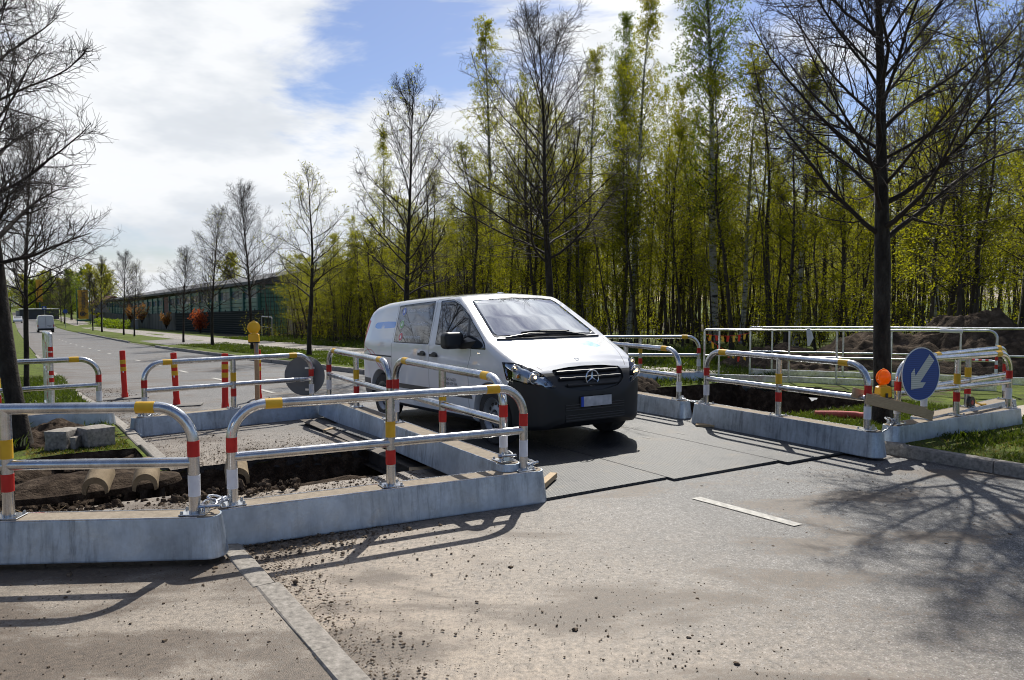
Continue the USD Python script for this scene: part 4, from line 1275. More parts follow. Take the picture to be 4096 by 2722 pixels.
# --- panel gaps, thin dark strips
gap = []
def strip(pts, w=.006):
    return LineString(pts).buffer(w / 2, cap_style=2)
for pts in ([(-1.515, .33), (-1.508, 1.13), (-1.53, 1.72), (-1.30, 1.728), (-1.10, 1.71), (-.94, 1.668), (-.70, 1.56), (-.50, 1.435)], [(-.405, 1.10), (-.412, 1.02), (-.455, .90), (-.468, .58), (-.47, .33)], [(-2.705, .33), (-2.70, 1.14), (-2.745, 1.70)], [(-3.64, .935), (-2.70, .930)]):
    wdt = .022 if pts[0][0] < -3.6 else .007
    for sgn in (-1, 1):
        lo, hi = ((.55, 1.1) if sgn < 0 else (-1.1, -.55))
        gap.append(take(prism(strip(pts, wdt), 'y', lo, hi)))
for sgn in (-1, 1):       # bonnet gap seen from above and from the front
    gap.append(take(prism(strip([(-.10, sgn * .80), (.15, sgn * .785), (.36, sgn * .73), (.52, sgn * .66), (.62, sgn * .60)], .008), 'z', .80, 1.35)))
gaps = [c for q in gap for c in q.decompose() if not c.is_empty()]
# --- colour brushes and lettering panel on the paint
side_brush = take(prism(rnd([(-3.56, 1.36), (-3.4, 1.42), (-3.0, 1.435), (-2.71, 1.43), (-2.71, 1.345), (-3.0, 1.335), (-3.35, 1.325)], .03), 'y', .5, 1.1))
hood_brush = take(prism(rnd([(.02, .02), (.06, .20), (.05, .42), (.10, .52), (.21, .57), (.25, .48), (.17, .25), (.16, .05)], .02), 'z', .9, 1.35))
logo_brush = take(prism(Polygon([(.13 + .055 * math.cos(a), -.14 + .085 * math.sin(a)) for a in np.linspace(0, 2 * math.pi, 24)[:-1]]), 'z', .9, 1.35))

vp('body', rest, 'van_paint')
vp('windscreen', wscreen, 'screen_glass'); vp('windscreen_seal', wseal, 'black_gloss')
for (nm, sgn), s_ in glasses.items():
    p_ = vp(nm, s_, 'van_glass')
    vp('window_seal', seals[(nm, sgn)], 'black_gloss')
vp('front_bumper', bumper, 'black_plastic'); vp('rear_bumper', rbump, 'clad_grey')
vp('lower_cladding', clad, 'clad_grey'); vp('sill', sill, 'metal_dark')
for g_ in gaps:
    vp('panel_gap', g_, 'seam_dark')
for s_ in (-1, 1):
    vp('tail_lamp', tlamp[s_], 'lamp_red')
vp('side_brush', side_brush, 'swash_blue', label='blurred blue brush mark on the rear side panel')
vp('bonnet_brush', hood_brush, 'swash_sky', label='blurred light blue brush mark on the bonnet')
vp('bonnet_badge_spot', logo_brush, 'swash_sky')
# surfaces of the finished body, to seat small things on
bm_ = body.to_mesh(); bt = trimesh.Trimesh(bm_.vert_properties[:, :3], bm_.tri_verts, process=False)


def seat_x(y, z):            # front surface
    h = Manifold.cube((3, .004, .004), True).translate((.3, y, z)) ^ body
    return h.bounding_box()[3] if not h.is_empty() else .6


def seat_y(x, z):            # right side surface (negative y)
    h = Manifold.cube((.004, 1.2, .004), True).translate((x, -.6, z)) ^ body
    return h.bounding_box()[1] if not h.is_empty() else -.93


# headlamps: dark bowl, reflectors, bulbs, clear cover
for sgn in (-1, 1):
    cover, ring = hl[sgn]
    h_ = group_part('headlamp', van)
    hb = np.array(cover.bounding_box()).reshape(2, 3).mean(0)
    inner = cover.translate(tuple(-hb)).scale((.94, .95, .95)).translate(tuple(hb + np.array([-.022, -sgn * .012, 0])))
    vp('bowl', inner, 'lamp_silver', h_)
    shell = cover - cover.translate(tuple(-hb)).scale((.985, .985, .985)).translate(tuple(hb + np.array([-.006, -sgn * .004, 0])))
    vp('cover', shell, 'lamp_glass', h_)
    vp('surround', ring, 'black_gloss', h_)
    for (yy, zz, r_, mm) in ((-.735, .80, .066, 'chrome'), (-.86, .905, .036, 'chrome'), (-.85, .815, .03, 'lamp_amber'), (-.62, .735, .02, 'chrome')):
        y_ = yy * (1 if sgn < 0 else -1)
        xx = seat_x(y_, zz) - .028
        rg = trimesh.creation.torus(r_, r_ * .16, 28, 8)
        rg.apply_transform(trimesh.transformations.rotation_matrix(math.pi / 2, (0, 1, 0)))
        rg.apply_translation((xx + .012, y_, zz))
        vp('reflector_ring', rg, 'chrome', h_, True)
        vp('reflector', xf(ico(r_ * .8, 2), (xx - r_ * .35, y_, zz)), mm if mm != 'chrome' else 'rim_steel', h_, True)
        if mm == 'chrome' and r_ > .03:
            vp('bulb', xf(ico(r_ * (.28 if r_ > .05 else .3), 2), (xx + r_ * .45, y_ + .0 * sgn, zz + .01)), 'lamp_bulb', h_, True)
# grille: recessed dark field, three slats, star emblem
g_ = group_part('grille', van)
vp('field', grille.translate((-.03, 0, 0)), 'grille_black', g_)
for zc in (.70, .775, .845):
    pts = []
    hw = .44 if zc > .72 else .36
    ys = np.linspace(-hw, hw, 15)
    path = [(seat_x(y, zc) - .008, y, zc) for y in ys]
    vp('slat', tube(path, .018, 8), 'black_plastic', g_)
ex = seat_x(0, .765) + .006
em = trimesh.creation.torus(.089, .0085, 40, 8)
em.apply_transform(trimesh.transformations.rotation_matrix(math.pi / 2, (0, 1, 0))); em.apply_translation((ex, 0, .765))
sp_ = [em]
for a in (90, 210, 330):
    a = math.radians(a)
    tip = np.array([ex, .087 * math.cos(a), .765 + .087 * math.sin(a)])
    nrm = np.array([0, -math.sin(a), math.cos(a)]) * .017
    c = np.array([ex, 0, .765])
    sp_.append(hull([tip, c + nrm, c - nrm, c + [.012, 0, 0], c - [.006, 0, 0], tip + [.002, 0, 0]]))
vp('emblem', cat(sp_), 'chrome', g_, 30)
bx_ = seat_x(-.02, .985)
vp('bonnet_badge', cat([xf(trimesh.creation.torus(.024, .004, 24, 6), (.50, -.03, float(fz(.50)) + .004))]), 'chrome', van, True)
# bumper air intake with bars, number plate
ik = group_part('air_intake', van)
for zc in (.455, .34):
    ys = np.linspace(-.42, .42, 11)
    V_ = [(seat_x(y, zc) + .0025, y, zc) for y in ys]
    fld = []
    for (a, b) in zip(V_[:-1], V_[1:]):
        fld.append(hull([(p[0] + o, p[1], p[2] + dz) for p in (a, b) for o in (0, -.01) for dz in (-.045, .045)]))
    vp('opening', cat(fld), 'grille_black', ik)
    for dz in (-.028, 0, .028):
        vp('bar', tube([(v[0] + .004, v[1], v[2] + dz) for v in V_], .0045, 6), 'clad_grey', ik)
px_ = seat_x(0, .512) + .006
np_ = group_part('number_plate', van)
vp('frame', box(px_ + .004, 0, .512, .012, .455, .132, .004), 'black_gloss', np_)
vp('plate', box(px_ + .012, 0.018, .512, .006, .40, .112), 'plate_blur', np_)
vp('euro_band', box(px_ + .012, -.2, .512, .0062, .036, .112), 'plate_blue', np_)
# door handles, side repeater, fuel of small things on the flank
for (xx, zz) in ((-1.70, .998), (-1.352, .992)):
    y_ = seat_y(xx, zz)
    h_ = group_part('door_handle', van)
    vp('recess', hull([(xx + .095 * math.cos(a), y_ - .001 - .001 * k, zz + .045 * math.sin(a)) for a in np.linspace(0, 2 * math.pi, 20) for k in (0, 1)]), 'clad_grey', h_)
    vp('grip', hull([(xx + sx_ * .085, y_ - d_, zz + sz_ * .018) for sx_ in (-1, 1) for sz_ in (-1, 1) for d_ in (.018, .034)] + [(xx + sx_ * .10, y_ - .008, zz + sz_ * .012) for sx_ in (-1, 1) for sz_ in (-1, 1)]), 'black_plastic', h_)
vp('side_repeater', hull([(-.21 + a, seat_y(-.21, 1.055) - d_, 1.055 + b) for a in (-.03, .03) for b in (-.008, .008) for d_ in (0, .006)]), 'chrome')
# mirrors
for sgn in (-1, 1):
    mr = group_part('door_mirror', van)
    c = np.array([-.64, sgn * 1.05, 1.205])
    pts = []
    for (dx, dy, dz) in [(a, b, e) for a in (-.04, .05) for b in (-.075, .075) for e in (-.05, .045)]:
        for dd in ico(.055, 2).vertices:
            pts.append(c + np.array([dx * (.8 if dz > 0 else 1), dy, dz]) + dd)
    vp('housing', hull(pts), 'black_plastic', mr, 40)
    vp('arm', hull([(-.62 + a, sgn * b, 1.13 + e) for a in (-.05, .09) for (b, es) in ((.985, (-.03, .04)), (.88, (-.035, .06))) for e in es] + [(-.35, sgn * .90, 1.12), (-.35, sgn * .915, 1.17), (-.50, sgn * .86, 1.26), (-.30, sgn * .90, 1.20)]), 'black_plastic', mr, 40)
    vp('glass', hull([c + np.array([-.096, a, b]) for a in (-.08, .08) for b in (-.06, .06)] + [c + np.array([-.100, a, b]) for a in (-.08, .08) for b in (-.06, .06)]), 'van_glass', mr)


# wipers resting low on the screen
def wpt(y, z):
    return np.array([seat_x(y, z) + .016, y, z])


for (pv, piv, tipy, tipz, nm) in (((.0, 0), (-.62, 1.228), -.02, 1.262, 0), ((0, 0), (.56, 1.222), -.08, 1.290, 1)):
    w_ = group_part('wiper', van)
    a = wpt(*piv); b = wpt(tipy, tipz); mid_ = wpt((piv[0] + tipy) / 2 + .05, (piv[1] + tipz) / 2 + .022)
    vp('arm', tube([a, mid_, b], [.016, .012, .008], 8), 'black_plastic', w_)
    y0, y1 = (-.36, .46) if nm == 0 else (-.35, .36)
    ys = np.linspace(y0, y1, 9)
    vp('blade', tube([wpt(y, (1.248 if nm == 0 else 1.285) + .012 * math.sin((y - y0) / (y1 - y0) * math.pi)) for y in ys], .011, 6), 'black_plastic', w_)
vp('cowl', cat([hull([(seat_x(y, 1.205) + .002 - d_, y, z_) for y in (y0, y1) for d_ in (0, .02) for z_ in (1.203, 1.224)]) for y0, y1 in zip(np.linspace(-.76, .76, 14)[:-1], np.linspace(-.76, .76, 14)[1:])]), 'clad_grey')


# wheels
def lathe_y(prof, c, sec=40):
    m = trimesh.creation.revolve(np.array(prof), sections=sec)
    m.apply_transform(trimesh.transformations.rotation_matrix(math.pi / 2, (1, 0, 0)))
    m.apply_translation(c)
    return m


for ax_ in (FW, RW):
    for s_ in (-1, 1):
        w_ = group_part('wheel', van)
        c = (ax_, s_ * .795, .335)
        steer = -.10 if ax_ > -1 else 0
        tr_ = [(.205, -.10), (.27, -.108), (.318, -.098), (.334, -.07), (.335, 0), (.334, .07), (.318, .098), (.27, .108), (.205, .10), (.20, 0), (.205, -.10)]
        vp('tyre', lathe_y(tr_, c, 56), 'rubber', w_, 30)
        o_ = -s_           # revolve axis z maps to -y
        rim = [(0, .02 * o_ * -1), (.06, .02 * o_), (.075, .075 * o_), (.12, .062 * o_), (.165, .045 * o_), (.19, .085 * o_), (.207, .10 * o_), (.214, .102 * o_), (.207, .085 * o_), (.2, .0), (0, 0)]
        rim = [(r_, -z_ * -1) for r_, z_ in rim]
        vp('rim', lathe_y(rim, c, 48), 'rim_steel', w_, 30)
        vents = []
        for k in range(12):
            a = 2 * math.pi * k / 12
            vents.append(hull([(c[0] + r_ * math.cos(a + da), c[1] + s_ * (.061 + dy), c[2] + r_ * math.sin(a + da)) for r_ in (.125, .158) for da in (-.12, .12) for dy in (-.012, .004)]))
        vp('vent_slots', cat(vents), 'grille_black', w_)
        vp('hub_cap', cyl((c[0], c[1] + s_ * .05, c[2]), (c[0], c[1] + s_ * .088, c[2]), .055, 24, .045), 'rim_steel', w_)
# lettering and round stickers on the flank (reads from the rear forwards)
def flank_M(z):
    lean = -.283 if z > 1.12 else -.02
    up = np.array([0, -lean, 1.0]); up /= np.linalg.norm(up)
    return np.stack([[1.0, 0, 0], up, np.cross([1.0, 0, 0], up)], 1)


def flank_text(txt, x, z, h, m, width=None, bold=False):
    tm_ = meshkit.text_mesh(txt, h, .0012, bold)
    v = tm_.vertices.copy()
    if width:
        v[:, 0] *= width / v[:, 0].max()
    y_ = seat_y(x + (width or .3) / 2, z) - .0016
    return part('lettering', (v @ flank_M(z).T + np.array([x, y_, z]), tm_.faces), m, van, False)


for txt, x, z, wd, m in (('Kosteuden mittauspalvelut', -2.39, 1.563, .66, 'sticker_white'), ('Tilojen kosteudenhallinta', -2.39, 1.378, .70, 'sticker_white'), ('Vahinkojen torjunta', -2.33, 1.200, .50, 'sticker_white')):
    flank_text(txt, x, z, .042, m, wd)
for (x, z, m) in ((-2.51, 1.575, 'sticker_blue'), (-2.495, 1.392, 'sticker_green'), (-2.445, 1.217, 'sticker_red')):
    y_ = seat_y(x, z) - .0015
    s_ = group_part('round_sticker', van)
    Mz = flank_M(z)
    for (r_, mm, d_, pg) in ((.064, 'sticker_white', .0, None), (.057, m, .0012, None), (0, 'sticker_white', .0024, [(-.018, -.025), (.018, -.025), (.024, 0), (0, .038), (-.024, 0)])):
        sh = CrossSection.circle(r_, 32) if pg is None else CrossSection([np.array(pg)])
        mm_ = sh.extrude(.0012).to_mesh()
        v = mm_.vert_properties[:, :3].copy(); v[:, 2] += d_
        part('disc' if pg is None else 'pictogram', (v @ Mz.T + np.array([x, y_, z]), mm_.tri_verts), mm, s_, False)
flank_text('745 4410', -1.04, .688, .036, 'text_dark', .26)
flank_text('400 439 964', -1.04, .636, .036, 'text_dark', .30)
# a red cable line sticker sweeping over the rear flank
for pts in ([(-3.80, 1.06), (-3.6, 1.0), (-3.3, .86), (-2.9, .62)], [(-3.80, .96), (-3.62, 1.01), (-3.4, .98), (-3.1, .80), (-2.95, .62)]):
    P_ = np.array(pts); q = np.linspace(0, 1, 24); t0 = np.linspace(0, 1, len(P_))
    from scipy.interpolate import make_interp_spline
    sp3 = make_interp_spline(t0, P_, k=2)(q)
    vp('red_line', tube([(a, seat_y(a, b) - .001, b) for a, b in sp3], .004, 5), 'sticker_red')
vp('roof_aerial', xf(hull([(-1.25, a, b) for a, b in ((-.02, 1.795), (.02, 1.795), (0, 1.812))] + [(-1.12, a, b) for a, b in ((-.02, 1.79), (.02, 1.79), (0, 1.80))])), 'van_paint')

# ------------------------------------------------------------------ the far white van and car
def box_van(label, o, rz):
    t_ = thing('panel_van', label, 'van', o, rz)
    sec = [(-.98, .35), (-.99, .9), (-.97, 1.35), (-.90, 2.15), (-.80, 2.30), (0, 2.36), (.80, 2.30), (.90, 2.15), (.97, 1.35), (.99, .9), (.98, .35)]
    rings = []
    for x, k, h in ((-2.6, .97, .985), (-2.5, 1, 1), (1.0, 1, .995), (1.9, .93, .66), (2.5, .85, .52)):
        rings.append(np.array([(x, y * k, .35 + (z - .35) * (h if z > .9 else min(1, h * 1.3))) for y, z in sec]))
    V_, F_ = loft(rings)
    part('body', (V_, F_[:, ::-1]), 'van_paint', t_, smooth=25)
    for s_ in (-1, 1):
        part('rear_door', box(-2.61, s_ * .43, 1.28, .03, .80, 1.75, .01), 'van_paint', t_)
        part('tail_lamp', box(-2.60, s_ * .91, .95, .05, .11, .34, .01), 'lamp_red', t_)
        for x in (-1.5, 1.6):
            part('wheel', cyl((x, s_ * .72, .33), (x, s_ * .96, .33), .33, 24), 'rubber', t_)
    part('rear_bumper', box(-2.66, 0, .50, .14, 1.9, .26, .03), 'black_plastic', t_)
    part('number_plate', box(-2.63, .38, .92, .01, .48, .14), 'plate_white', t_)
    part('door_gap', box(-2.62, 0, 1.28, .03, .015, 1.75), 'seam_dark', t_)
    part('lettering', cat([box(-2.63, -.4, .98, .008, .5, .04), box(-2.63, -.45, .9, .008, .3, .04)]), 'seam_dark', t_)
    return t_


box_van('white panel van driving away down the far road', W(124, 4.1, .01), YAW_U)
car = thing('parked_car', 'white hatchback far away by the bus shelter', 'car', W(205, 1.6, .02), YAW_U + math.pi)
prof = [(-2.0, .35), (-2.05, .75), (-1.8, .95), (-1.2, 1.42), (.2, 1.46), (.95, 1.0), (1.85, .82), (2.0, .45), (1.9, .3), (-1.9, .3)]
part('body', trimesh.creation.extrude_polygon(Polygon(prof), 1.7).apply_transform(np.array([[1, 0, 0, 0], [0, 0, -1, .85], [0, 1, 0, 0], [0, 0, 0, 1.0]])), 'van_paint', car)
part('windscreen', hull([(.25, y, 1.44) for y in (-.7, .7)] + [(.98, y, 1.02) for y in (-.78, .78)] + [(1.0, y, 1.03) for y in (-.7, .7)]), 'van_glass', car)
for x in (-1.25, 1.3):
    for s_ in (-1, 1):
        part('wheel', cyl((x, s_ * .65, .3), (x, s_ * .88, .3), .3, 20), 'rubber', car)

# ------------------------------------------------------------------ trees
def unit(v):
    return v / np.maximum(np.linalg.norm(v, axis=-1, keepdims=True), 1e-9)


def grow(p, d, L, m, up, wig, r):
    """Curves of m segments from points p along directions d; up bends them to the sky, wig is their restlessness."""
    N = len(p)
    P = np.zeros((N, m + 1, 3)); P[:, 0] = p
    d = unit(d)
    for i in range(m):
        d = unit(d + np.array([0, 0, 1.0]) * np.broadcast_to(up, N)[:, None] / m + r.normal(0, wig, (N, 3)))
        P[:, i + 1] = P[:, i] + d * (L / m)[:, None]
    return P


def radii(r0, r1, m):
    q = np.linspace(0, 1, m + 1)
    return np.asarray(r0)[:, None] * (1 - q) + np.asarray(r1)[:, None] * q


def shoots(P, R, per, f0, f1, ang, r, jitter=.25, flat=0.0):
    """Starting points, directions and radii of per shoots on every curve of P between the fractions f0 and f1."""
    N, m = P.shape[0], P.shape[1] - 1
    f = np.sort(f0 + (f1 - f0) * (np.arange(per)[None] + r.uniform(.1, .9, (N, per))) / per, axis=1)
    x = f * m; i = np.minimum(x.astype(int), m - 1); w = (x - i)[..., None]
    n_ = np.arange(N)[:, None]
    p = P[n_, i] * (1 - w) + P[n_, i + 1] * w
    T = unit(P[n_, i + 1] - P[n_, i])
    rr = R[n_, i] * (1 - w[..., 0]) + R[n_, i + 1] * w[..., 0]
    a = r.normal(0, 1, T.shape); a[..., 2] *= (1 - flat)
    perp = unit(a - (a * T).sum(-1, keepdims=True) * T)
    an = ang + r.normal(0, jitter, f.shape)
    d = T * np.cos(an)[..., None] + perp * np.sin(an)[..., None]
    return p.reshape(-1, 3), d.reshape(-1, 3), rr.ravel(), f.ravel()


def leaves(c, size, r, aspect=1.5, droop=.3):
    N = len(c)
    a = unit(r.normal(0, 1, (N, 3)) + np.array([0, 0, -droop]))
    b = unit(np.cross(a, r.normal(0, 1, (N, 3))))
    s = size * r.uniform(.6, 1.3, N)[:, None]
    V = np.stack([c, c + a * s * aspect * .5 + b * s * .5, c + a * s * aspect, c + a * s * aspect * .5 - b * s * .5], 1).reshape(-1, 3)
    i = np.arange(N)[:, None] * 4
    F = np.concatenate([i + [0, 1, 2], i + [0, 2, 3]], 0)
    return V, F


def bare_tree(seed, H, r0, fork, n1, maxL, sec, twg, sub=0, leafy=0.0, lean=0.0, el0=.50):
    r = np.random.default_rng(seed)
    m = 16
    trunk = grow(np.zeros((1, 3)), np.array([[lean, .0, 1.0]]), np.array([H]), m, .25, .025, r)
    q = np.linspace(0, 1, m + 1)
    fk = fork / H
    Rt = r0 * np.interp(q, [0, .03, fk, fk + .12, 1], [1.28, 1.02, .90, .62, .05])[None]
    tm_ = tubes(trunk, Rt, 12)
    br = []
    f = fk + (1 - fk) * (np.arange(n1) / n1) ** 1.15 * .93
    p1 = np.stack([np.interp(f * m, np.arange(m + 1), trunk[0, :, k]) for k in range(3)], 1)
    az = np.arange(n1) * 2.399 + r.normal(0, .3, n1)
    rel = (f - fk) / (1 - fk)
    el = np.interp(rel, [0, .15, .5, 1], [el0, el0 + .14, .88, 1.22]) + r.normal(0, .11, n1)
    L1 = maxL * np.interp(rel, [0, .12, .35, .7, 1], [.95, 1.1, 1.0, .62, .22]) * r.uniform(.8, 1.15, n1)
    el = np.maximum(el, el0 - .06)
    d1 = np.stack([np.cos(az) * np.cos(el), np.sin(az) * np.cos(el), np.sin(el)], 1)
    P1 = grow(p1, d1, L1, 9, .34, .10, r)
    R1 = radii(r0 * np.interp(rel, [0, .3, 1], [.36, .22, .08]) * r.uniform(.7, 1.15, n1), np.full(n1, .004), 9)
    br.append(tubes(P1, R1, 6))
    p2, d2, rr, fr = shoots(P1, R1, sec, .12, .97, .75, r)
    L2 = np.repeat(L1, sec) * (1.02 - fr) * .52 * r.uniform(.5, 1.2, len(p2)) + .12
    P2 = grow(p2, d2, L2, 5, .16, .13, r)
    R2 = radii(np.minimum(rr * .55, .010), np.full(len(p2), .0024), 5)
    br.append(tubes(P2, R2, 4))
    p3, d3, rr, fr = shoots(P2, R2, twg, .12, 1.0, .7, r)
    L3 = (np.repeat(L2, twg) * .45 * (1.1 - fr) + .10) * r.uniform(.5, 1.2, len(p3))
    P3 = grow(p3, d3, L3, 3, .12, .2, r)
    R3 = radii(np.minimum(rr * .7, .0038), np.full(len(p3), .0017), 3)
    br.append(tubes(P3, R3, 3))
    tips = P3
    if sub:
        p4, d4, rr, fr = shoots(P3, R3, sub, .2, 1.0, .7, r)
        P4 = grow(p4, d4, r.uniform(.06, .2, len(p4)), 2, .2, .15, r)
        br.append(tubes(P4, radii(np.full(len(p4), .0026), np.full(len(p4), .0018), 2), 3))
        tips = P4
    buds = None
    c = tips[:, -1]
    if leafy > 0:
        k = r.random(len(c)) < leafy
        cc = np.vstack([c[k], tips[:, -2][k] + r.normal(0, .02, (k.sum(), 3))])
        buds = leaves(cc, .034, r)
    return tm_, cat(br), buds


def leaf_tree(seed, H, r0, crown0, n1, maxL, sec, per, size, droop, upb, shape, drop_twigs=False, wig=.04, lean=0.0):
    """Slender tree in fresh leaf; shape: crown half-width over the crown's height."""
    r = np.random.default_rng(seed)
    m = 14
    trunk = grow(np.zeros((1, 3)), np.array([[lean, 0, 1.0]]), np.array([H]), m, .3, wig, r)
    q = np.linspace(0, 1, m + 1)
    tm_ = tubes(trunk, r0 * np.interp(q, [0, .04, .5, 1], [1.3, 1.0, .62, .05])[None], 8)
    f = crown0 + (1 - crown0) * np.sort(r.uniform(0, .985, n1))
    p1 = np.stack([np.interp(f * m, np.arange(m + 1), trunk[0, :, k]) for k in range(3)], 1)
    rel = (f - crown0) / (1 - crown0)
    az = np.arange(n1) * 2.4 + r.normal(0, .4, n1)
    el = np.interp(rel, [0, 1], [.35, 1.05]) + r.normal(0, .2, n1)
    L1 = maxL * np.interp(rel, np.linspace(0, 1, len(shape)), shape) * r.uniform(.65, 1.2, n1)
    d1 = np.stack([np.cos(az) * np.cos(el), np.sin(az) * np.cos(el), np.sin(el)], 1)
    P1 = grow(p1, d1, L1, 6, upb, .09, r)
    R1 = radii(np.full(n1, r0 * .2) * (1.1 - .8 * rel), np.full(n1, .004), 6)
    br = [tubes(P1, R1, 4)]
    p2, d2, rr, fr = shoots(P1, R1, sec, .2, 1.0, .8, r)
    L2 = np.repeat(L1, sec) * .42 * r.uniform(.5, 1.2, len(p2)) + .1
    P2 = grow(p2, d2, L2, 4, -1.2 if drop_twigs else .1, .13, r)
    br.append(tubes(P2, radii(np.full(len(p2), .005), np.full(len(p2), .003), 4), 3))
    fr = r.uniform(.1, 1.0, (len(p2), per)) * 4
    i = np.minimum(fr.astype(int), 3); w = (fr - i)[..., None]
    n_ = np.arange(len(p2))[:, None]
    c = (P2[n_, i] * (1 - w) + P2[n_, i + 1] * w).reshape(-1, 3) + r.normal(0, .05, (len(p2) * per, 3))
    return tm_, cat(br), leaves(c, size, r, droop=droop)


def plant(name, label, loc, geo, mats, rot=0.0, group=None, scale=None, cat_='tree', parts=('trunk', 'branches', 'foliage')):
    t_ = thing(name, label, cat_, loc, rot, group, scale=scale)
    for nm, g_, m in zip(parts, geo, mats):
        if g_ is not None:
            part(nm, g_, m, t_, smooth=(nm == 'trunk') or (nm == 'branches'))
    return t_


def at(s, t, dz=None):
    o = W(s, t)
    o[2] += float(base_z(np.array([s]), np.array([t]))[0]) - .03 if dz is None else dz
    return o


# the row of young street trees along the right verge, and the two on the left
BK = ('bark_dark', 'twig_dark', 'leaf_spring')
gR = bare_tree(12, 8.2, .108, 2.35, 42, 2.7, 21, 9, 2, el0=.50)
plant('street_tree', 'big bare street tree with dark trunk beside the blue arrow sign', at(5.84, 9.39), gR, BK, rot=.4)
gA = bare_tree(23, 7.2, .080, 2.4, 38, 2.75, 15, 8, 1, el0=.42)
tA = plant('street_tree', 'bare street tree rising behind the white van windscreen', at(13.2, 9.45), gA, BK, rot=1.7)
gB = bare_tree(37, 8.0, .085, 2.0, 36, 2.3, 14, 8, 1, leafy=.10)
tB = plant('street_tree', 'bare street tree behind the rear roof of the white van', at(20.3, 9.45), gB, BK, rot=.2)
gC = bare_tree(41, 7.0, .085, 2.2, 28, 2.3, 11, 8, 0, leafy=.35)
tC = plant('street_tree', 'street tree with tiny opening leaves between the grey sign back and the van', at(28.7, 9.4), gC, BK, rot=2.4)
gL = bare_tree(53, 6.8, .095, 2.1, 38, 1.40, 15, 8, 2, lean=-.11, el0=.35)
plant('street_tree', 'bare tree at the left edge, its leaning trunk behind the front barrier', at(10.5, .08, .10), gL, BK, rot=.1)
dup(tA, at(18.2, .25), 4.0, 'second bare tree at the left edge, just behind the leaning one', scale=(.62, .62, .72))
LS = ['bare street tree directly behind the yellow-orange warning lamp', 'bare street tree right of the red-leaved bush', 'bare street tree left of the red-leaved bush']
for (s, src, rz, sc, lab) in ((37.3, tA, .6, (.92, .92, 1.03), LS[0]), (45.8, tB, 2.2, (1, 1, .96), LS[1]), (54.4, tA, 3.9, (.85, .85, .82), LS[2]),
                              (78.2, tB, 1.0, (.8, .8, .82), 'smallest bare tree of the second grass strip, at its right end'), (85.9, tA, 5.0, (1.0, 1.0, 1.10), 'tallest bare tree of the second grass strip'),
                              (107.5, tB, 3.0, (1.1, 1.1, 1.15), 'bare tree right of the yellow upright board'), (119.9, tA, .3, (1.0, 1.0, 1.05), 'bare tree next to the yellow upright board, leftmost of its strip'),
                              (184.5, tB, 1.3, (1.25, 1.25, 1.2), 'distant bare tree just right of the far white van'), (196, tA, 2.6, (1.25, 1.25, 1.2), 'distant bare tree a little left of the yellow board'),
                              (290, tA, 4.4, (1.3, 1.3, 1.2), 'farthest bare tree above the bus shelter')):
    dup(src, at(s, 9.5 if s < 250 else 11.0), rz, lab, scale=sc)

# birches and the dense young wood
BI = ('bark_birch', 'twig_dark', 'leaf_spring')
YO = ('bark_grey', 'twig_dark', 'leaf_spring')
gb1 = leaf_tree(101, 16.5, .15, .16, 120, 2.3, 9, 18, .048, .8, .1, [.75, 1, .95, .75, .5, .2], True, .02)
gb2 = leaf_tree(107, 15.0, .13, .22, 100, 1.9, 9, 16, .048, .8, .2, [.6, 1, .9, .7, .45, .2], True, .025)
WOOD = 'birches standing among the young wood'
bi = [plant('birch_tree', 'tall leafy birch, its hanging crown left of centre above the van roof', at(36.0, 21.7), gb1, BI),
      plant('birch_tree', 'tall birch with bright white trunk right of the van windscreen', at(25.5, 22.3), gb2, BI, rot=1.0)]
gb3 = leaf_tree(113, 16.5, .16, .30, 140, 2.1, 9, 19, .050, .8, .3, [.5, .9, 1, .85, .6, .25], True, .02)
bi.append(plant('birch_tree', 'tallest birch with dense dark green crown and speckled white trunk', at(21.5, 23.2), gb3, ('bark_birch', 'twig_dark', 'leaf_green'), rot=2.0))
dup(bi[1], at(20.5, 23.6), 2.4, 'birch with a white trunk leaning left, right beside the tallest one', tilt=(3, -7, 40), scale=(.8, .8, .7))
dup(bi[1], at(13.5, 24.6), 3.3, 'white birch trunk a little left of the big right street tree', scale=(.8, .8, .72))
dup(bi[0], at(12.2, 27.0), .8, 'birch crown behind the left branches of the big street tree', scale=(.85, .85, .68))
dup(bi[2], at(29.5, 25.5), 4.2, 'leafy birch standing between the bright trunk and the tallest birch', scale=(.8, .8, .92))
dup(bi[1], at(44.5, 19.5), 5.2, 'thin birch behind the bare tree over the van rear', scale=(.75, .75, .85))
dup(bi[0], at(33.0, 26.0), 2.8, 'birch deep in the wood behind the windscreen tree', scale=.92)
dup(bi[1], at(17.6, 23.0), 1.1, 'slim white birch right of the leaning birch', scale=(.7, .7, .66))
gs = [leaf_tree(201, 10.5, .065, .20, 64, 1.7, 8, 12, .042, .3, .35, [.7, .9, 1, .75, .5, .2], False, .05),
      leaf_tree(207, 9.0, .055, .16, 58, 1.5, 8, 12, .042, .3, .3, [.8, .9, 1, .8, .5, .25], False, .06, .05),
      leaf_tree(213, 12.0, .08, .34, 60, 1.9, 8, 12, .042, .3, .35, [.6, 1, .9, .7, .45, .2], False, .04),
      leaf_tree(219, 7.0, .045, .03, 60, 1.35, 7, 12, .042, .3, .3, [.9, 1, .9, .7, .5, .3], False, .07, -.06)]
gs.append(tuple([*bare_tree(231, 10.0, .07, 2.4, 26, 1.25, 9, 5, 0, leafy=.0)[:2], None]))
SAP = ['slender dark-trunked young tree with thin yellow-green leaves in the dense wood', 'thin slightly bent young tree leafy from the ground in the dense wood', 'taller young tree with clear lower stem and light crown in the wood',
       'low bushy sapling filling the understorey of the wood', 'still bare dark young tree among the leafing ones in the wood']
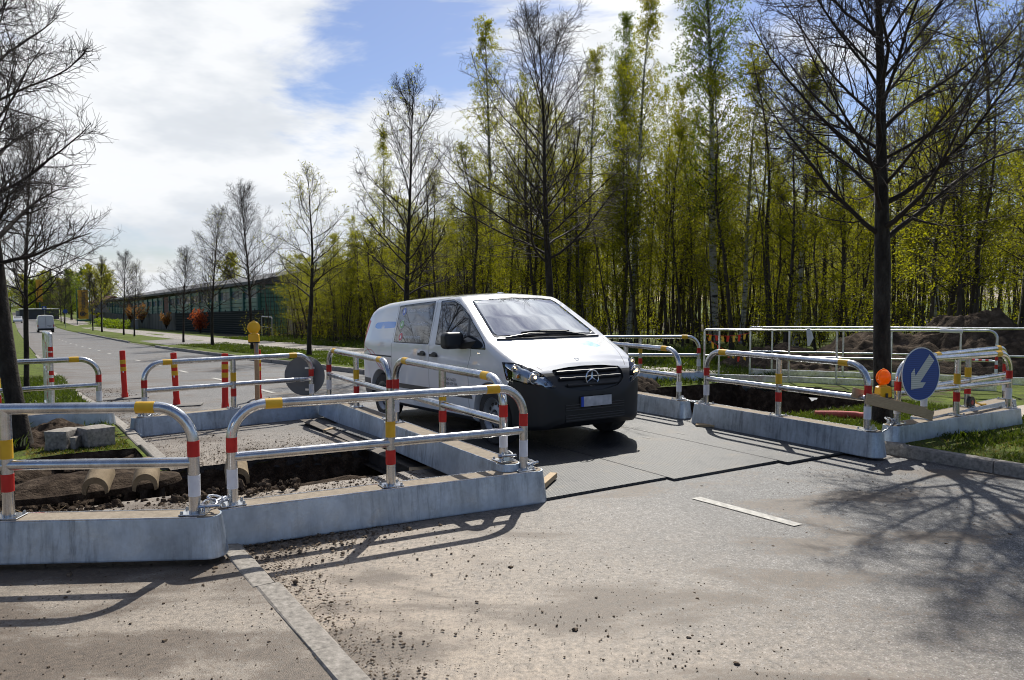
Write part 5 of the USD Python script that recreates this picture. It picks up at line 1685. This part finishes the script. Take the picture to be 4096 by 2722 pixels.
SG = ['young leafing trees of the wood', 'bent young trees of the wood', 'taller young trees of the wood', 'low saplings of the wood', 'bare young trees of the wood']
te = lambda s: np.interp(s, [-30, 8, 20, 28, 36, 60], [20.8, 19.2, 20.6, 18.4, 15.6, 15.2])
r = np.random.default_rng(77)
src = [None] * 5
count, tries = 0, 0
placed = []
while count < 285 and tries < 9000:
    tries += 1
    s = r.uniform(-14, 66)
    depth = 26 * r.random() ** 1.5
    t = te(s) + .3 + depth
    o = W(s, t)
    ang = o[0] / max(o[1], .1)
    if o[1] < 3 or ang > .72 or ang < -.275:
        continue
    if any((o[0] - a) ** 2 + (o[1] - b) ** 2 < (.55 + depth * .02) ** 2 for a, b in placed):
        continue
    placed.append((o[0], o[1]))
    k = int(r.choice(5, p=[.27, .21, .18, .15, .19]))
    if ang < -.16 and k == 2:
        k = 1
    hs_ = np.interp(ang, [-.28, -.12, .0, .22, .26, .45, .7], [.55, .72, .95, 1.0, .80, .80, .92]) * r.uniform(.8, 1.15)
    sc = (r.uniform(.85, 1.2),) * 2 + (hs_,)
    if src[k] is None:
        src[k] = plant('young_tree', SAP[k], at(s, t), gs[k], YO, rot=r.uniform(0, 6.28), group=SG[k], scale=sc)
    else:
        dup(src[k], at(s, t), r.uniform(0, 6.28), SAP[k], SG[k], scale=sc)
    count += 1
for _ in range(400):
    s = r.uniform(-30, 66); t = te(s) + r.uniform(26, 62)
    o = W(s, t); ang = o[0] / max(o[1], .1)
    if o[1] < 3 or ang > .74 or ang < -.12 or any((o[0] - a) ** 2 + (o[1] - b) ** 2 < 3.0 for a, b in placed):
        continue
    placed.append((o[0], o[1])); count += 1
    if count > 375:
        break
    dup(src[int(r.choice([0, 1, 3]))], at(s, t), r.uniform(0, 6.28), 'young tree deep inside the wood, seen between the nearer stems', 'trees in the depth of the wood', scale=(r.uniform(1.2, 1.6),) * 2 + (r.uniform(.85, 1.05),), name='young_tree')
# a brush layer along the wood's edge: leafy shoots one cannot count
rb_ = np.random.default_rng(5)
n_sh = 1500
ss_ = rb_.uniform(-12, 62, n_sh); tt_ = te(ss_) + rb_.uniform(-.3, 9, n_sh) ** 1
P0 = W(ss_, tt_, .1)
Pb = grow(P0, np.stack([rb_.normal(0, .3, n_sh), rb_.normal(0, .3, n_sh), np.ones(n_sh)], 1), rb_.uniform(.5, 2.3, n_sh), 4, .2, .12, rb_)
brs = part('undergrowth', tubes(Pb, radii(np.full(n_sh, .010), np.full(n_sh, .004), 4), 3), 'twig_dark', smooth=True)
tag(brs, 'thin bare shoots of undergrowth along the edge of the wood', 'undergrowth', kind='stuff')
fr = rb_.uniform(1, 4, (n_sh, 17)); i = np.minimum(fr.astype(int), 3); w = (fr - i)[..., None]
cc = (Pb[np.arange(n_sh)[:, None], i] * (1 - w) + Pb[np.arange(n_sh)[:, None], i + 1] * w).reshape(-1, 3) + rb_.normal(0, .14, (n_sh * 17, 3))
lf = part('undergrowth_leaves', leaves(cc, .042, rb_), 'leaf_spring', smooth=False)
tag(lf, 'small fresh leaves of the undergrowth along the wood', 'undergrowth', kind='stuff')

n_st = 1150
ss_ = rb_.uniform(-14, 62, n_st); tt_ = te(ss_) + rb_.uniform(.2, 30, n_st)
Pst = grow(W(ss_, tt_, .05), np.stack([rb_.normal(0, .06, n_st), rb_.normal(0, .06, n_st), np.ones(n_st)], 1), rb_.uniform(3.5, 8.5, n_st), 6, .1, .035, rb_)
tag(part('thicket_stems', tubes(Pst, radii(rb_.uniform(.016, .045, n_st), np.full(n_st, .006), 6), 4), 'bark_grey', smooth=True), 'close-packed thin stems of the thicket between the young trees', 'thicket', kind='stuff')
# shrubs before the dark fence, orange and red in young leaf
def shrub(seed, H, w, m_leaf):
    r = np.random.default_rng(seed)
    n = 26
    az = r.uniform(0, 6.28, n)
    P = grow(np.zeros((n, 3)), np.stack([np.cos(az) * w, np.sin(az) * w, np.ones(n)], 1), H * r.uniform(.55, 1.0, n), 6, .3, .1, r)
    R = radii(np.full(n, .02), np.full(n, .006), 6)
    p2, d2, rr, fr = shoots(P, R, 7, .3, 1, .7, r)
    P2 = grow(p2, d2, r.uniform(.2, .5, len(p2)) * H * .4, 3, .3, .12, r)
    fr = r.uniform(.2, 1, (len(p2), 7)) * 3; i = np.minimum(fr.astype(int), 2); w_ = (fr - i)[..., None]
    n_ = np.arange(len(p2))[:, None]
    c = (P2[n_, i] * (1 - w_) + P2[n_, i + 1] * w_).reshape(-1, 3) + r.normal(0, .05, (len(p2) * 7, 3))
    return cat([tubes(P, R, 4), tubes(P2, radii(np.full(len(p2), .008), np.full(len(p2), .004), 3), 3)]), leaves(c, .10, r)


for (s, H, ml_, lab, dzb) in ((83.4, 2.7, 'leaf_red', 'largest red-leaved bush in front of the dark fence', .0), (103.8, 2.2, 'leaf_orange', 'small orange-leaved bush in front of the dark fence', .3), (124.6, 2.8, 'leaf_orange', 'brownish orange bush on a stem further along the fence', .9),
                              (137, 3.0, 'leaf_orange', 'brownish orange bush behind the bare trees near the fence end', .9)):
    g_ = shrub(int(s), H, .30, ml_)
    plant('ornamental_bush', lab, at(s, 16.2, dzb), (g_[0], g_[1]), ('twig_dark', ml_), cat_='bush', parts=('branches', 'foliage'))

# ------------------------------------------------------------------ green corrugated hall behind the fence
def quad_prism(p0, p1, dz0, dz1, th):
    """Upright slab between two ground points that follows the slope of the ground."""
    d = np.array([p1[0] - p0[0], p1[1] - p0[1]]); d = d / np.linalg.norm(d)
    nn = np.array([-d[1], d[0], 0]) * th
    a0, a1 = np.array([p0[0], p0[1], p0[2] + dz0]), np.array([p1[0], p1[1], p1[2] + dz0])
    b0, b1 = np.array([p0[0], p0[1], p0[2] + dz1]), np.array([p1[0], p1[1], p1[2] + dz1])
    return hull([a0, a1, b0, b1, a0 + nn, a1 + nn, b0 + nn, b1 + nn])


hall = thing('industrial_hall', 'long low green corrugated hall with a strip of windows behind the fence', 'building')
HS0, HS1, HT = 70.0, 200.0, 18.6
bays = np.linspace(HS0, HS1, 27)
HH_ = 4.55
for i, (a, b) in enumerate(zip(bays[:-1], bays[1:])):
    P0, P1 = W(a, HT, .0), W(b, HT, .0)
    brown = i in (9, 17)
    w_ = group_part('wall_bay', hall)
    # corrugation: horizontal ribs
    if brown:
        part('panel', quad_prism(P0, P1, 0, HH_, .12), 'brick_brown', w_, smooth=False)
    else:
        for k in range(9):
            z0_ = k * .38
            part('rib', quad_prism(P0, P1, z0_, z0_ + .30, .14), 'corrugated_green', w_, smooth=False)
            part('groove', quad_prism(P0, P1, z0_ + .301, z0_ + .379, .06), 'board_green', w_, smooth=False)
        part('window', quad_prism(P0, P1, 3.43, 4.18, .05), 'window_far', w_, smooth=False)
        part('lintel', quad_prism(P0, P1, 4.19, HH_, .12), 'corrugated_green', w_, smooth=False)
        Pm = (P0 + P1) / 2; dd = (P1 - P0) / np.linalg.norm(P1 - P0) * .06
        part('glazing_bar', quad_prism(Pm - dd, Pm + dd, 3.43, 4.19, .08), 'roof_dark', w_, smooth=False)
    dd = (P1 - P0) / np.linalg.norm(P1 - P0) * .2
    part('pilaster', quad_prism(P0 - dd, P0 + dd, 0, HH_ + .05, .26), 'board_green', w_, smooth=False)
E0, E1 = W(HS0 - .4, HT, .0), W(HS1, HT, .0)
off = np.array([N_[0], N_[1], 0])
part('roof', hull([E0 + off * a + [0, 0, HH_ + z_] for a, z_ in ((-.6, .02), (-.6, .30), (11, 2.6), (11, .02))] + [E1 + off * a + [0, 0, HH_ + z_] for a, z_ in ((-.6, .02), (-.6, .30), (11, 2.6), (11, .02))]), 'roof_dark', hall, smooth=False)
G0, G1 = W(HS0, HT + .1, 0), W(HS0, HT + 11, 0)
for k in range(12):
    part('gable_rib', quad_prism(G1, G0, k * .38, k * .38 + .31, .12), 'corrugated_green', hall, smooth=False)
part('gable_core', hull([p + [0, 0, z_] for p in (G0, G1, G0 - np.array([U[0], U[1], 0]) * -.3, G1 - np.array([U[0], U[1], 0]) * -.3) for z_ in (0, HH_)]), 'board_green', hall, smooth=False)
# dark mesh fence panels before the hall
fn = thing('mesh_fence', 'long dark green mesh fence along the footpath side of the hall', 'fence')
for i, a in enumerate(np.arange(63, 190, 2.6)):
    P0, P1 = W(a, 17.0, .05), W(a + 2.52, 17.0, .05)
    dense = a > 100
    if dense:
        part('panel', quad_prism(P0, P1, .1, 2.25, .02), 'fence_dark', fn, smooth=False)
    else:
        wires = []
        for z_ in np.arange(.1, 2.2, .2):
            wires.append(quad_prism(P0, P1, z_, z_ + .03, .02))
        for q in np.linspace(.01, .99, 40):
            wires.append(cyl(P0 + (P1 - P0) * q + [0, 0, .05], P0 + (P1 - P0) * q + [0, 0, 2.2], .014, 3))
        part('panel', cat(wires), 'fence_dark', fn, smooth=False)
    part('post', cyl(P0 + [0, 0, -.1], P0 + [0, 0, 2.35], .04, 6), 'fence_dark', fn)
gt = thing('metal_gate', 'dark metal gate frame at the near end of the fence', 'gate', W(60.0, 16.8, .05), YAW_U)
part('frame', cat([tube([(0, 0, 0), (0, 0, 1.5), (.1, 0, 1.6), (2.7, 0, 1.6), (2.8, 0, 1.5), (2.8, 0, 0)], .05, 8), tube([(0, 0, .8), (2.8, 0, .8)], .03, 6)]), 'metal_grey', gt)
part('bars', cat([cyl((x, 0, .1), (x, 0, 1.55), .012, 5) for x in np.linspace(.15, 2.65, 17)]), 'fence_dark', gt)
shed = thing('storage_shed', 'beige and rust brown timber stack by the near end of the hall', 'shed', W(64.0, 20.2, 0), YAW_U)
for k in range(9):
    part('beige_board', box(-1.4, 0, .17 + k * .33, 3.0, 2.0, .31), 'wall_beige', shed)
    part('brown_board', box(-4.2, .2, .17 + k * .33, 2.4, 2.0, .31), 'brick_brown', shed)
pale = thing('pale_hall', 'pale grey flat-roofed hall half hidden behind the leafing trees', 'building', W(95, 47, 0), YAW_U)
part('wall', box(0, 0, 4.2, 46, 20, 8.4), 'facade_pale', pale)
part('roof_edge', box(0, 0, 8.6, 46.6, 20.6, .5), 'sign_white', pale)
for k in range(11):
    part('window', box(-20 + k * 4, -10.03, 6.2, 2.8, .1, 1.6), 'window_far', pale)
for k in range(4):
    part('facade_band', box(0, -10.06, 1.6 + k * 1.1, 46, .08, .08), 'metal_grey', pale)
bld = thing('distant_building', 'brown-roofed distant building glimpsed between fence end and yellow board', 'building', W(215, 21, 0), YAW_U)
part('wall', box(0, 0, 2.0, 20, 9, 4.0), 'wall_beige', bld)
part('roof', hull([(x, y, 4.0) for x in (-10.5, 10.5) for y in (-5, 5)] + [(x, 0, 6.0) for x in (-10, 10)]), 'brick_brown', bld)
bx = thing('cable_box', 'small grey cabinet in front of the dark fence', 'cabinet', W(126, 15.6, .1), YAW_U)
part('body', box(0, 0, .65, .9, .45, 1.3, .03), 'metal_grey', bx)
part('lid', box(0, 0, 1.33, .96, .5, .06, .02), 'metal_grey', bx)

# ------------------------------------------------------------------ the yellow board and the far end of the road
bo = W(176, 12.4, .1)
brd = thing('advertising_board', 'tall yellow upright board lettered Puukeskus in a green frame', 'advertising board', bo, math.atan2(bo[1], bo[0]) - math.pi / 2)
for sx_ in (-1, 1):
    part('mast', box(sx_ * 1.12, 0, 3.4, .16, .2, 7.0), 'board_green', brd)
part('top_bar', box(0, 0, 6.98, 2.4, .2, .14), 'board_green', brd)
part('bottom_bar', box(0, 0, .85, 2.4, .2, .3), 'board_green', brd)
part('board', box(0, 0, 3.95, 1.72, .14, 5.7), 'board_yellow', brd)
tm_ = meshkit.text_mesh('Puukeskus', .66, .02, True)
v = tm_.vertices.copy(); v[:, 0] *= 3.6 / v[:, 0].max()
part('lettering', (np.column_stack([.30 - v[:, 1], np.full(len(v), -.075) - v[:, 2], 2.75 + v[:, 0]]), tm_.faces[:, ::-1] * 1), 'text_dark', brd, smooth=False)
em = [trimesh.creation.torus(.42, .09, 32, 6).apply_transform(trimesh.transformations.rotation_matrix(math.pi / 2, (1, 0, 0))).apply_translation((-.12, -.09, 2.1)),
      trimesh.creation.torus(.15, .12, 24, 6).apply_transform(trimesh.transformations.rotation_matrix(math.pi / 2, (1, 0, 0))).apply_translation((-.12, -.09, 2.1)), box(.5, -.09, 2.1, .45, .04, .12)]
part('emblem', cat(em), 'text_dark', brd)
o2 = W(330, 9.5, 0)
br2 = thing('advertising_board', 'narrow orange board on a mast far down the road', 'advertising board', o2, math.atan2(o2[1], o2[0]) - math.pi / 2)
part('board', box(0, 0, 8.6, 2.0, .3, 8.0), 'board_yellow', br2)
part('mast', box(0, .1, 2.4, .5, .3, 4.8), 'board_green', br2)
sh = thing('bus_shelter', 'dark glazed bus shelter at the far end of the road', 'bus shelter', W(235, 6.6, .1), YAW_U + math.pi / 2)
part('roof', box(0, 0, 2.75, 9.0, 2.4, .16), 'sign_white', sh)
part('back_wall', box(0, .9, 1.35, 8.6, .08, 2.5), 'roof_dark', sh)
for x in (-4.3, -1.4, 1.4, 4.3):
    part('post', box(x, -.9, 1.35, .12, .12, 2.7), 'metal_grey', sh)
    part('pane', box(x + .4, .84, 1.4, .9, .02, 1.9), 'window_far', sh)


def small_sign(label, s, t, h, kind):
    o = W(s, t, .05)
    t_ = thing('road_sign', label, 'road sign', o, math.atan2(o[1], o[0]) - math.pi / 2)
    part('post', cyl((0, .04, 0), (0, .04, h), .04, 8), 'metal_grey', t_)
    if kind == 'square':
        part('board', box(0, 0, h - .35, .9, .03, .8), 'sign_blue_face', t_)
        part('triangle', hull([(x, y, z) for (x, z) in ((-.34, h - .62), (.34, h - .62), (0, h - .05)) for y in (-.017, -.026)]), 'sign_white', t_)
        part('pictogram', cat([box(.02, -.03, h - .42, .08, .006, .26), box(-.06, -.03, h - .55, .08, .006, .14)]), 'text_dark', t_)
    elif kind == 'round':
        part('board', cyl((0, -.015, h - .3), (0, .015, h - .3), .34, 28), 'sign_blue_face', t_)
    else:
        part('board', hull([(x, y, z) for (x, z) in ((-1.0, h - 1.5), (1.0, h - 1.5), (0, h + .1)) for y in (-.02, .02)]), 'sheet_grey', t_)
    return t_


small_sign('square blue pedestrian crossing sign beyond the far white van', 205, 6.7, 3.6, 'square')
small_sign('small round blue sign beside the far white van', 150, 7.9, 3.2, 'round')
small_sign('grey back of a triangular warning sign among the street trees near the fence end', 117, 10.4, 4.0, 'tri')
# far trees closing the view
gf = [leaf_tree(301, 12, .2, .12, 80, 3.2, 8, 10, .15, .3, .4, [.6, 1, 1, .85, .6, .3], False, .03), leaf_tree(307, 10, .2, .10, 80, 3.4, 8, 10, .15, .3, .3, [.8, 1, .95, .8, .6, .35], False, .03)]
ft = [plant('far_tree', 'round yellow-green tree behind the yellow board, right of it', at(188, 15.8), gf[0], ('bark_grey', 'twig_dark', 'leaf_spring'), scale=(1.0, 1.0, .98)),
      plant('far_tree', 'broad darker green tree between the far van and the yellow board', at(245, 16), gf[1], ('bark_grey', 'twig_dark', 'leaf_green'), scale=(1.3, 1.3, 1.25))]
dup(ft[1], at(225, 13.2), 2.0, 'second broad green tree touching the yellow board on its left', scale=(1.2, 1.2, 1.15))
dup(ft[0], at(265, 25), 1.0, 'pale tree peeping over the hall roof left of the street trees', scale=(1.3, 1.3, 1.25))
dup(ft[0], at(150, 34), 4.0, 'rounded light green tree behind the middle of the hall roof', scale=(1.15, 1.15, 1.05))
r = np.random.default_rng(9)
for k in range(34):
    s, t = r.uniform(300, 430), r.uniform(-22, 34)
    dup(ft[k % 2], at(s, t), r.uniform(0, 6), 'hazy yellow-green tree in the belt that closes the end of the road', 'trees of the belt at the end of the road', scale=(r.uniform(1.2, 1.8),) * 2 + (r.uniform(.8, 1.35),), name='belt_tree')
for k in range(16):
    s, t = r.uniform(60, 290), r.uniform(-24, -9)
    dup(ft[k % 2], at(s, t), r.uniform(0, 6), 'leafy tree beyond the left footpath, behind the left trunks', 'trees beyond the left footpath', scale=(r.uniform(.7, 1.1),) * 2 + (r.uniform(.6, .85),), name='verge_tree')
hg = part('hedge', leaves(W(r.uniform(128, 168, 5000), r.uniform(13.6, 15.2, 5000), 0) + np.column_stack([np.zeros(5000), np.zeros(5000), r.uniform(.1, 1.5, 5000)]), .16, r), 'leaf_green', smooth=False)
tag(hg, 'low green hedge along the far footpath before the yellow board', 'hedge', kind='stuff')

# ------------------------------------------------------------------ grass blades, weeds, roots, gravel
def blades(s, t, h, r, z, w=.006):
    N = len(s)
    p = W(s, t, 0); p[:, 2] += z
    d = unit(np.stack([r.normal(0, .45, N), r.normal(0, .45, N), np.ones(N)], 1))
    side = unit(np.cross(d, r.normal(0, 1, (N, 3)))) * (w * r.uniform(.6, 1.4, N))[:, None]
    bend = np.stack([r.normal(0, .35, N), r.normal(0, .35, N), -.1 * np.ones(N)], 1)
    m_ = p + d * (h * .55)[:, None]
    tip = p + (d + bend * .6) * h[:, None]
    V = np.stack([p - side, p + side, m_ - side * .8 + bend * (h * .1)[:, None], m_ + side * .8 + bend * (h * .1)[:, None], tip], 1).reshape(-1, 3)
    i = np.arange(N)[:, None] * 5
    F = np.concatenate([i + [0, 1, 3], i + [0, 3, 2], i + [2, 3, 4]], 0)
    return V, F


def patch(label, n, s0, s1, t0, t1, hmin, hmax, m, seed, dens=.5, w=.006, dz=0.0, clump=1.6, name='grass'):
    r = np.random.default_rng(seed)
    s, t = r.uniform(s0, s1, n), r.uniform(t0, t1, n)
    k = meshkit.fbm(np.stack([s * clump, t * clump, s * 0 + seed], -1), 3, seed) + r.normal(0, .08, n) > dens
    k &= ~in_hole(s, t)
    s, t = s[k], t[k]
    h = r.uniform(hmin, hmax, len(s))
    p = part(name, blades(s, t, h, r, base_z(s, t) - .02 + dz, w), m, smooth=False)
    return tag(p, label, 'grass', kind='stuff')


patch('sparse grass blades on the strip in front of the right barriers', 60000, -1.5, 7.0, 8.35, 11.4, .03, .11, 'blade_grass', 1, .46)
patch('dry grass litter on the strip in front of the right barriers', 26000, -1.5, 7.0, 8.35, 11.4, .02, .06, 'blade_dry', 2, .40)
patch('grass around the foot of the big right street tree and pit', 14000, 5.4, 7.0, 8.6, 11.6, .04, .12, 'blade_grass', 3, .47)
patch('green grass behind the pit and barriers on the right', 40000, 10.7, 22.0, 8.4, 19.6, .05, .17, 'blade_grass', 4, .40, .013)
patch('grass of the left verge around the tree and railing', 55000, 11.2, 24.0, -2.8, 1.1, .05, .15, 'blade_grass', 5, .42, .008)
patch('long grass tufts by the loose kerb stones', 11000, 9.75, 11.6, -3.4, .12, .05, .17, 'blade_grass', 6, .42, .007, .1, 2.5)
patch('grass of the verge strip with the row of street trees', 36000, 14, 50, 7.9, 11.2, .04, .13, 'blade_grass', 7, .42, .018)
patch('bright weeds along the edge of the wood', 36000, 14, 62, 13.6, 19.5, .08, .26, 'blade_grass', 8, .44, .028)
patch('short worn grass around the loose kerb stones', 9000, 9.72, 11.2, .1, 1.12, .015, .05, 'blade_dry', 9, .40, .006)
patch('short green blades around the loose kerb stones', 5000, 9.72, 11.2, .1, 1.12, .02, .07, 'blade_grass', 10, .48, .006)
r = np.random.default_rng(15)
n = 60
s, t = r.uniform(7.6, 9.4, n), r.uniform(-2.2, .6, n)
Pr = grow(W(s, t, -.35), np.stack([r.normal(0, .7, n), r.normal(0, .7, n), np.ones(n) * .6], 1), r.uniform(.2, .55, n), 5, -.5, .3, r)
tag(part('roots', tubes(Pr, radii(np.full(n, .004), np.full(n, .002), 5), 3), 'wood_raw', smooth=True), 'thin torn roots sticking out of the dug earth', 'roots', kind='stuff')
# broad-leaved weeds on the right strip
for k, (s, t) in enumerate(((4.75, 9.3), (4.35, 10.1), (5.0, 10.4))):
    wd = thing('weed', ['bright green leafy weed on the grass right below the arrow sign barrier', 'leafy weed further right on the grass strip', 'small leafy weed close to the barrier base on the grass'][k], 'weed', at(s, t, .09))
    rr = np.random.default_rng(60 + k)
    nl = 16
    az = rr.uniform(0, 6.28, nl)
    for j in range(nl):
        L = rr.uniform(.07, .15)
        d = np.array([math.cos(az[j]), math.sin(az[j]), rr.uniform(.4, 1.4)]); d /= np.linalg.norm(d)
        sd = np.cross(d, [0, 0, 1.0]); sd /= np.linalg.norm(sd)
        q = np.array([d * L * .1, d * L * .55 + sd * L * .2 + [0, 0, .01], d * L + [0, 0, -.02], d * L * .55 - sd * L * .2 + [0, 0, .01]])
        part('leaf', (q, np.array([[0, 1, 2], [0, 2, 3]])), 'blade_grass', wd, smooth=False)


def gravel(label, n, fs, seed, size, m, name='gravel', z=.005, sharp=1.6):
    r = np.random.default_rng(seed)
    s, t = fs(r, n)
    zz = np.where(t > kr(s), base_z(s, t), np.where((t < kl(s)) & (s < 8), .034, np.where(t < kl(s), base_z(s, t), .012)))
    keep = ~in_hole(s, t)
    s, t, zz = s[keep], t[keep], zz[keep]
    N = len(s)
    base = np.array(ico(1, 0).vertices)
    fc = np.array(ico(1, 0).faces)
    k = size * np.exp(r.normal(0, .5, N))
    V = base[None] * r.uniform(.6, 1.15, (N, 12, 1)) * r.uniform(.6, 1.2, (N, 1, 3)) * np.array([1, 1, .55]) * k[:, None, None]
    a = r.uniform(0, 6.28, N); c, s_ = np.cos(a)[:, None], np.sin(a)[:, None]
    V = np.stack([V[..., 0] * c - V[..., 1] * s_, V[..., 0] * s_ + V[..., 1] * c, V[..., 2]], -1)
    o = W(s, t, 0); o[:, 2] += zz + k * .15
    V = (V + o[:, None]).reshape(-1, 3)
    F = (fc[None] + np.arange(N)[:, None, None] * 12).reshape(-1, 3)
    p = part(name, (V, F), m, smooth=False)
    return tag(p, label, 'gravel', kind='stuff')


gravel('fine grit scattered over the dusty foreground', 16000, lambda r, n: (r.uniform(1.4, 7, n), r.uniform(-3.5, 7.8, n)), 1, .0030, 'crumb')
gravel('dark crumbs of earth strewn over the foreground asphalt', 420, lambda r, n: (r.uniform(1.4, 6.8, n), r.normal(2.6, 2.2, n)), 2, .0050, 'crumb')
gravel('gravel swept along the foot of the dropped kerb', 2600, lambda r, n: (r.uniform(1.2, 6.6, n), 1.36 + np.abs(r.normal(0, .16, n))), 3, .0045, 'crumb')
gravel('dark gravel and earth crumbs between the two front barriers', 2600, lambda r, n: (5.75 + r.normal(0, .33, n), 1.75 + r.normal(0, .42, n)), 4, .0075, 'crumb')
gravel('grit along the far edge of the near asphalt by the pit', 3500, lambda r, n: (r.uniform(6.6, 7.1, n), r.uniform(-3, 3.4, n)), 5, .006, 'crumb')
gravel('grit and earth on the asphalt inside the enclosure', 5000, lambda r, n: (8.55 + np.abs(r.normal(0, .7, n)), r.uniform(1.3, 3.6, n)), 6, .004, 'crumb')
gravel('grit on the road beyond the enclosure', 2600, lambda r, n: (r.uniform(10, 20, n), r.uniform(1.2, 2.2, n)), 7, .006, 'crumb')
for k, (s, t, q) in enumerate(((3.35, 2.35, 11), (3.62, 1.95, 12), (4.2, 2.45, 13), (2.7, 2.75, 14), (4.75, 2.3, 15), (5.75, 1.75, 16))):
    n_ = [46, 40, 34, 50, 30, 70][k]
    gravel(['crumbly earth clod patch nearest the kerb', 'small crumbled clod left of the others', 'crumbled clods in the middle of the foreground', 'spread earth crumbs at the lower centre', 'little heap of earth crumbs below the barrier shadow', 'earth lump under the joint of the front barriers'][k], n_, lambda r, n, s=s, t=t: (s + r.normal(0, .14, n), t + r.normal(0, .2, n)), q, .0055, 'crumb')

def clods(label, n, s0, s1, t0, t1, zf, seed, size, m='soil'):
    r = np.random.default_rng(seed)
    s, t = r.uniform(s0, s1, n), r.uniform(t0, t1, n)
    base = ico(1, 1); bv, bf = np.array(base.vertices), np.array(base.faces)
    k = size * np.exp(r.normal(0, .55, n))
    V = bv[None] * r.uniform(.65, 1.2, (n, len(bv), 1)) * r.uniform(.6, 1.2, (n, 1, 3)) * k[:, None, None]
    o = W(s, t, 0); o[:, 2] += zf(s, t) + k * .2
    V = (V + o[:, None]).reshape(-1, 3)
    F = (bf[None] + np.arange(n)[:, None, None] * len(bv)).reshape(-1, 3)
    tag(part('earth_clods', (V, F), m, smooth=False), label, 'earth', kind='stuff')


clods('lumps of dark earth along the far bank of the dug-out verge', 900, 9.0, 9.75, -3.4, 1.1, lambda s, t: np.interp(s, [9.0, 9.3, 9.6, 9.75], [-.62, -.42, -.10, .02]), 41, .028)
clods('lumps of dark earth on the slope of the dug-out verge', 900, 7.7, 9.1, -3.2, 1.1, lambda s, t: -left_depth((s - 7.3) / 2.4, t) + .02, 42, .03)
clods('earth lumps along the near rim behind the lower left barrier', 420, 7.0, 7.45, -1.2, 2.2, lambda s, t: np.where(s < 7.3, .03, -.06), 43, .018, 'soil_pale')
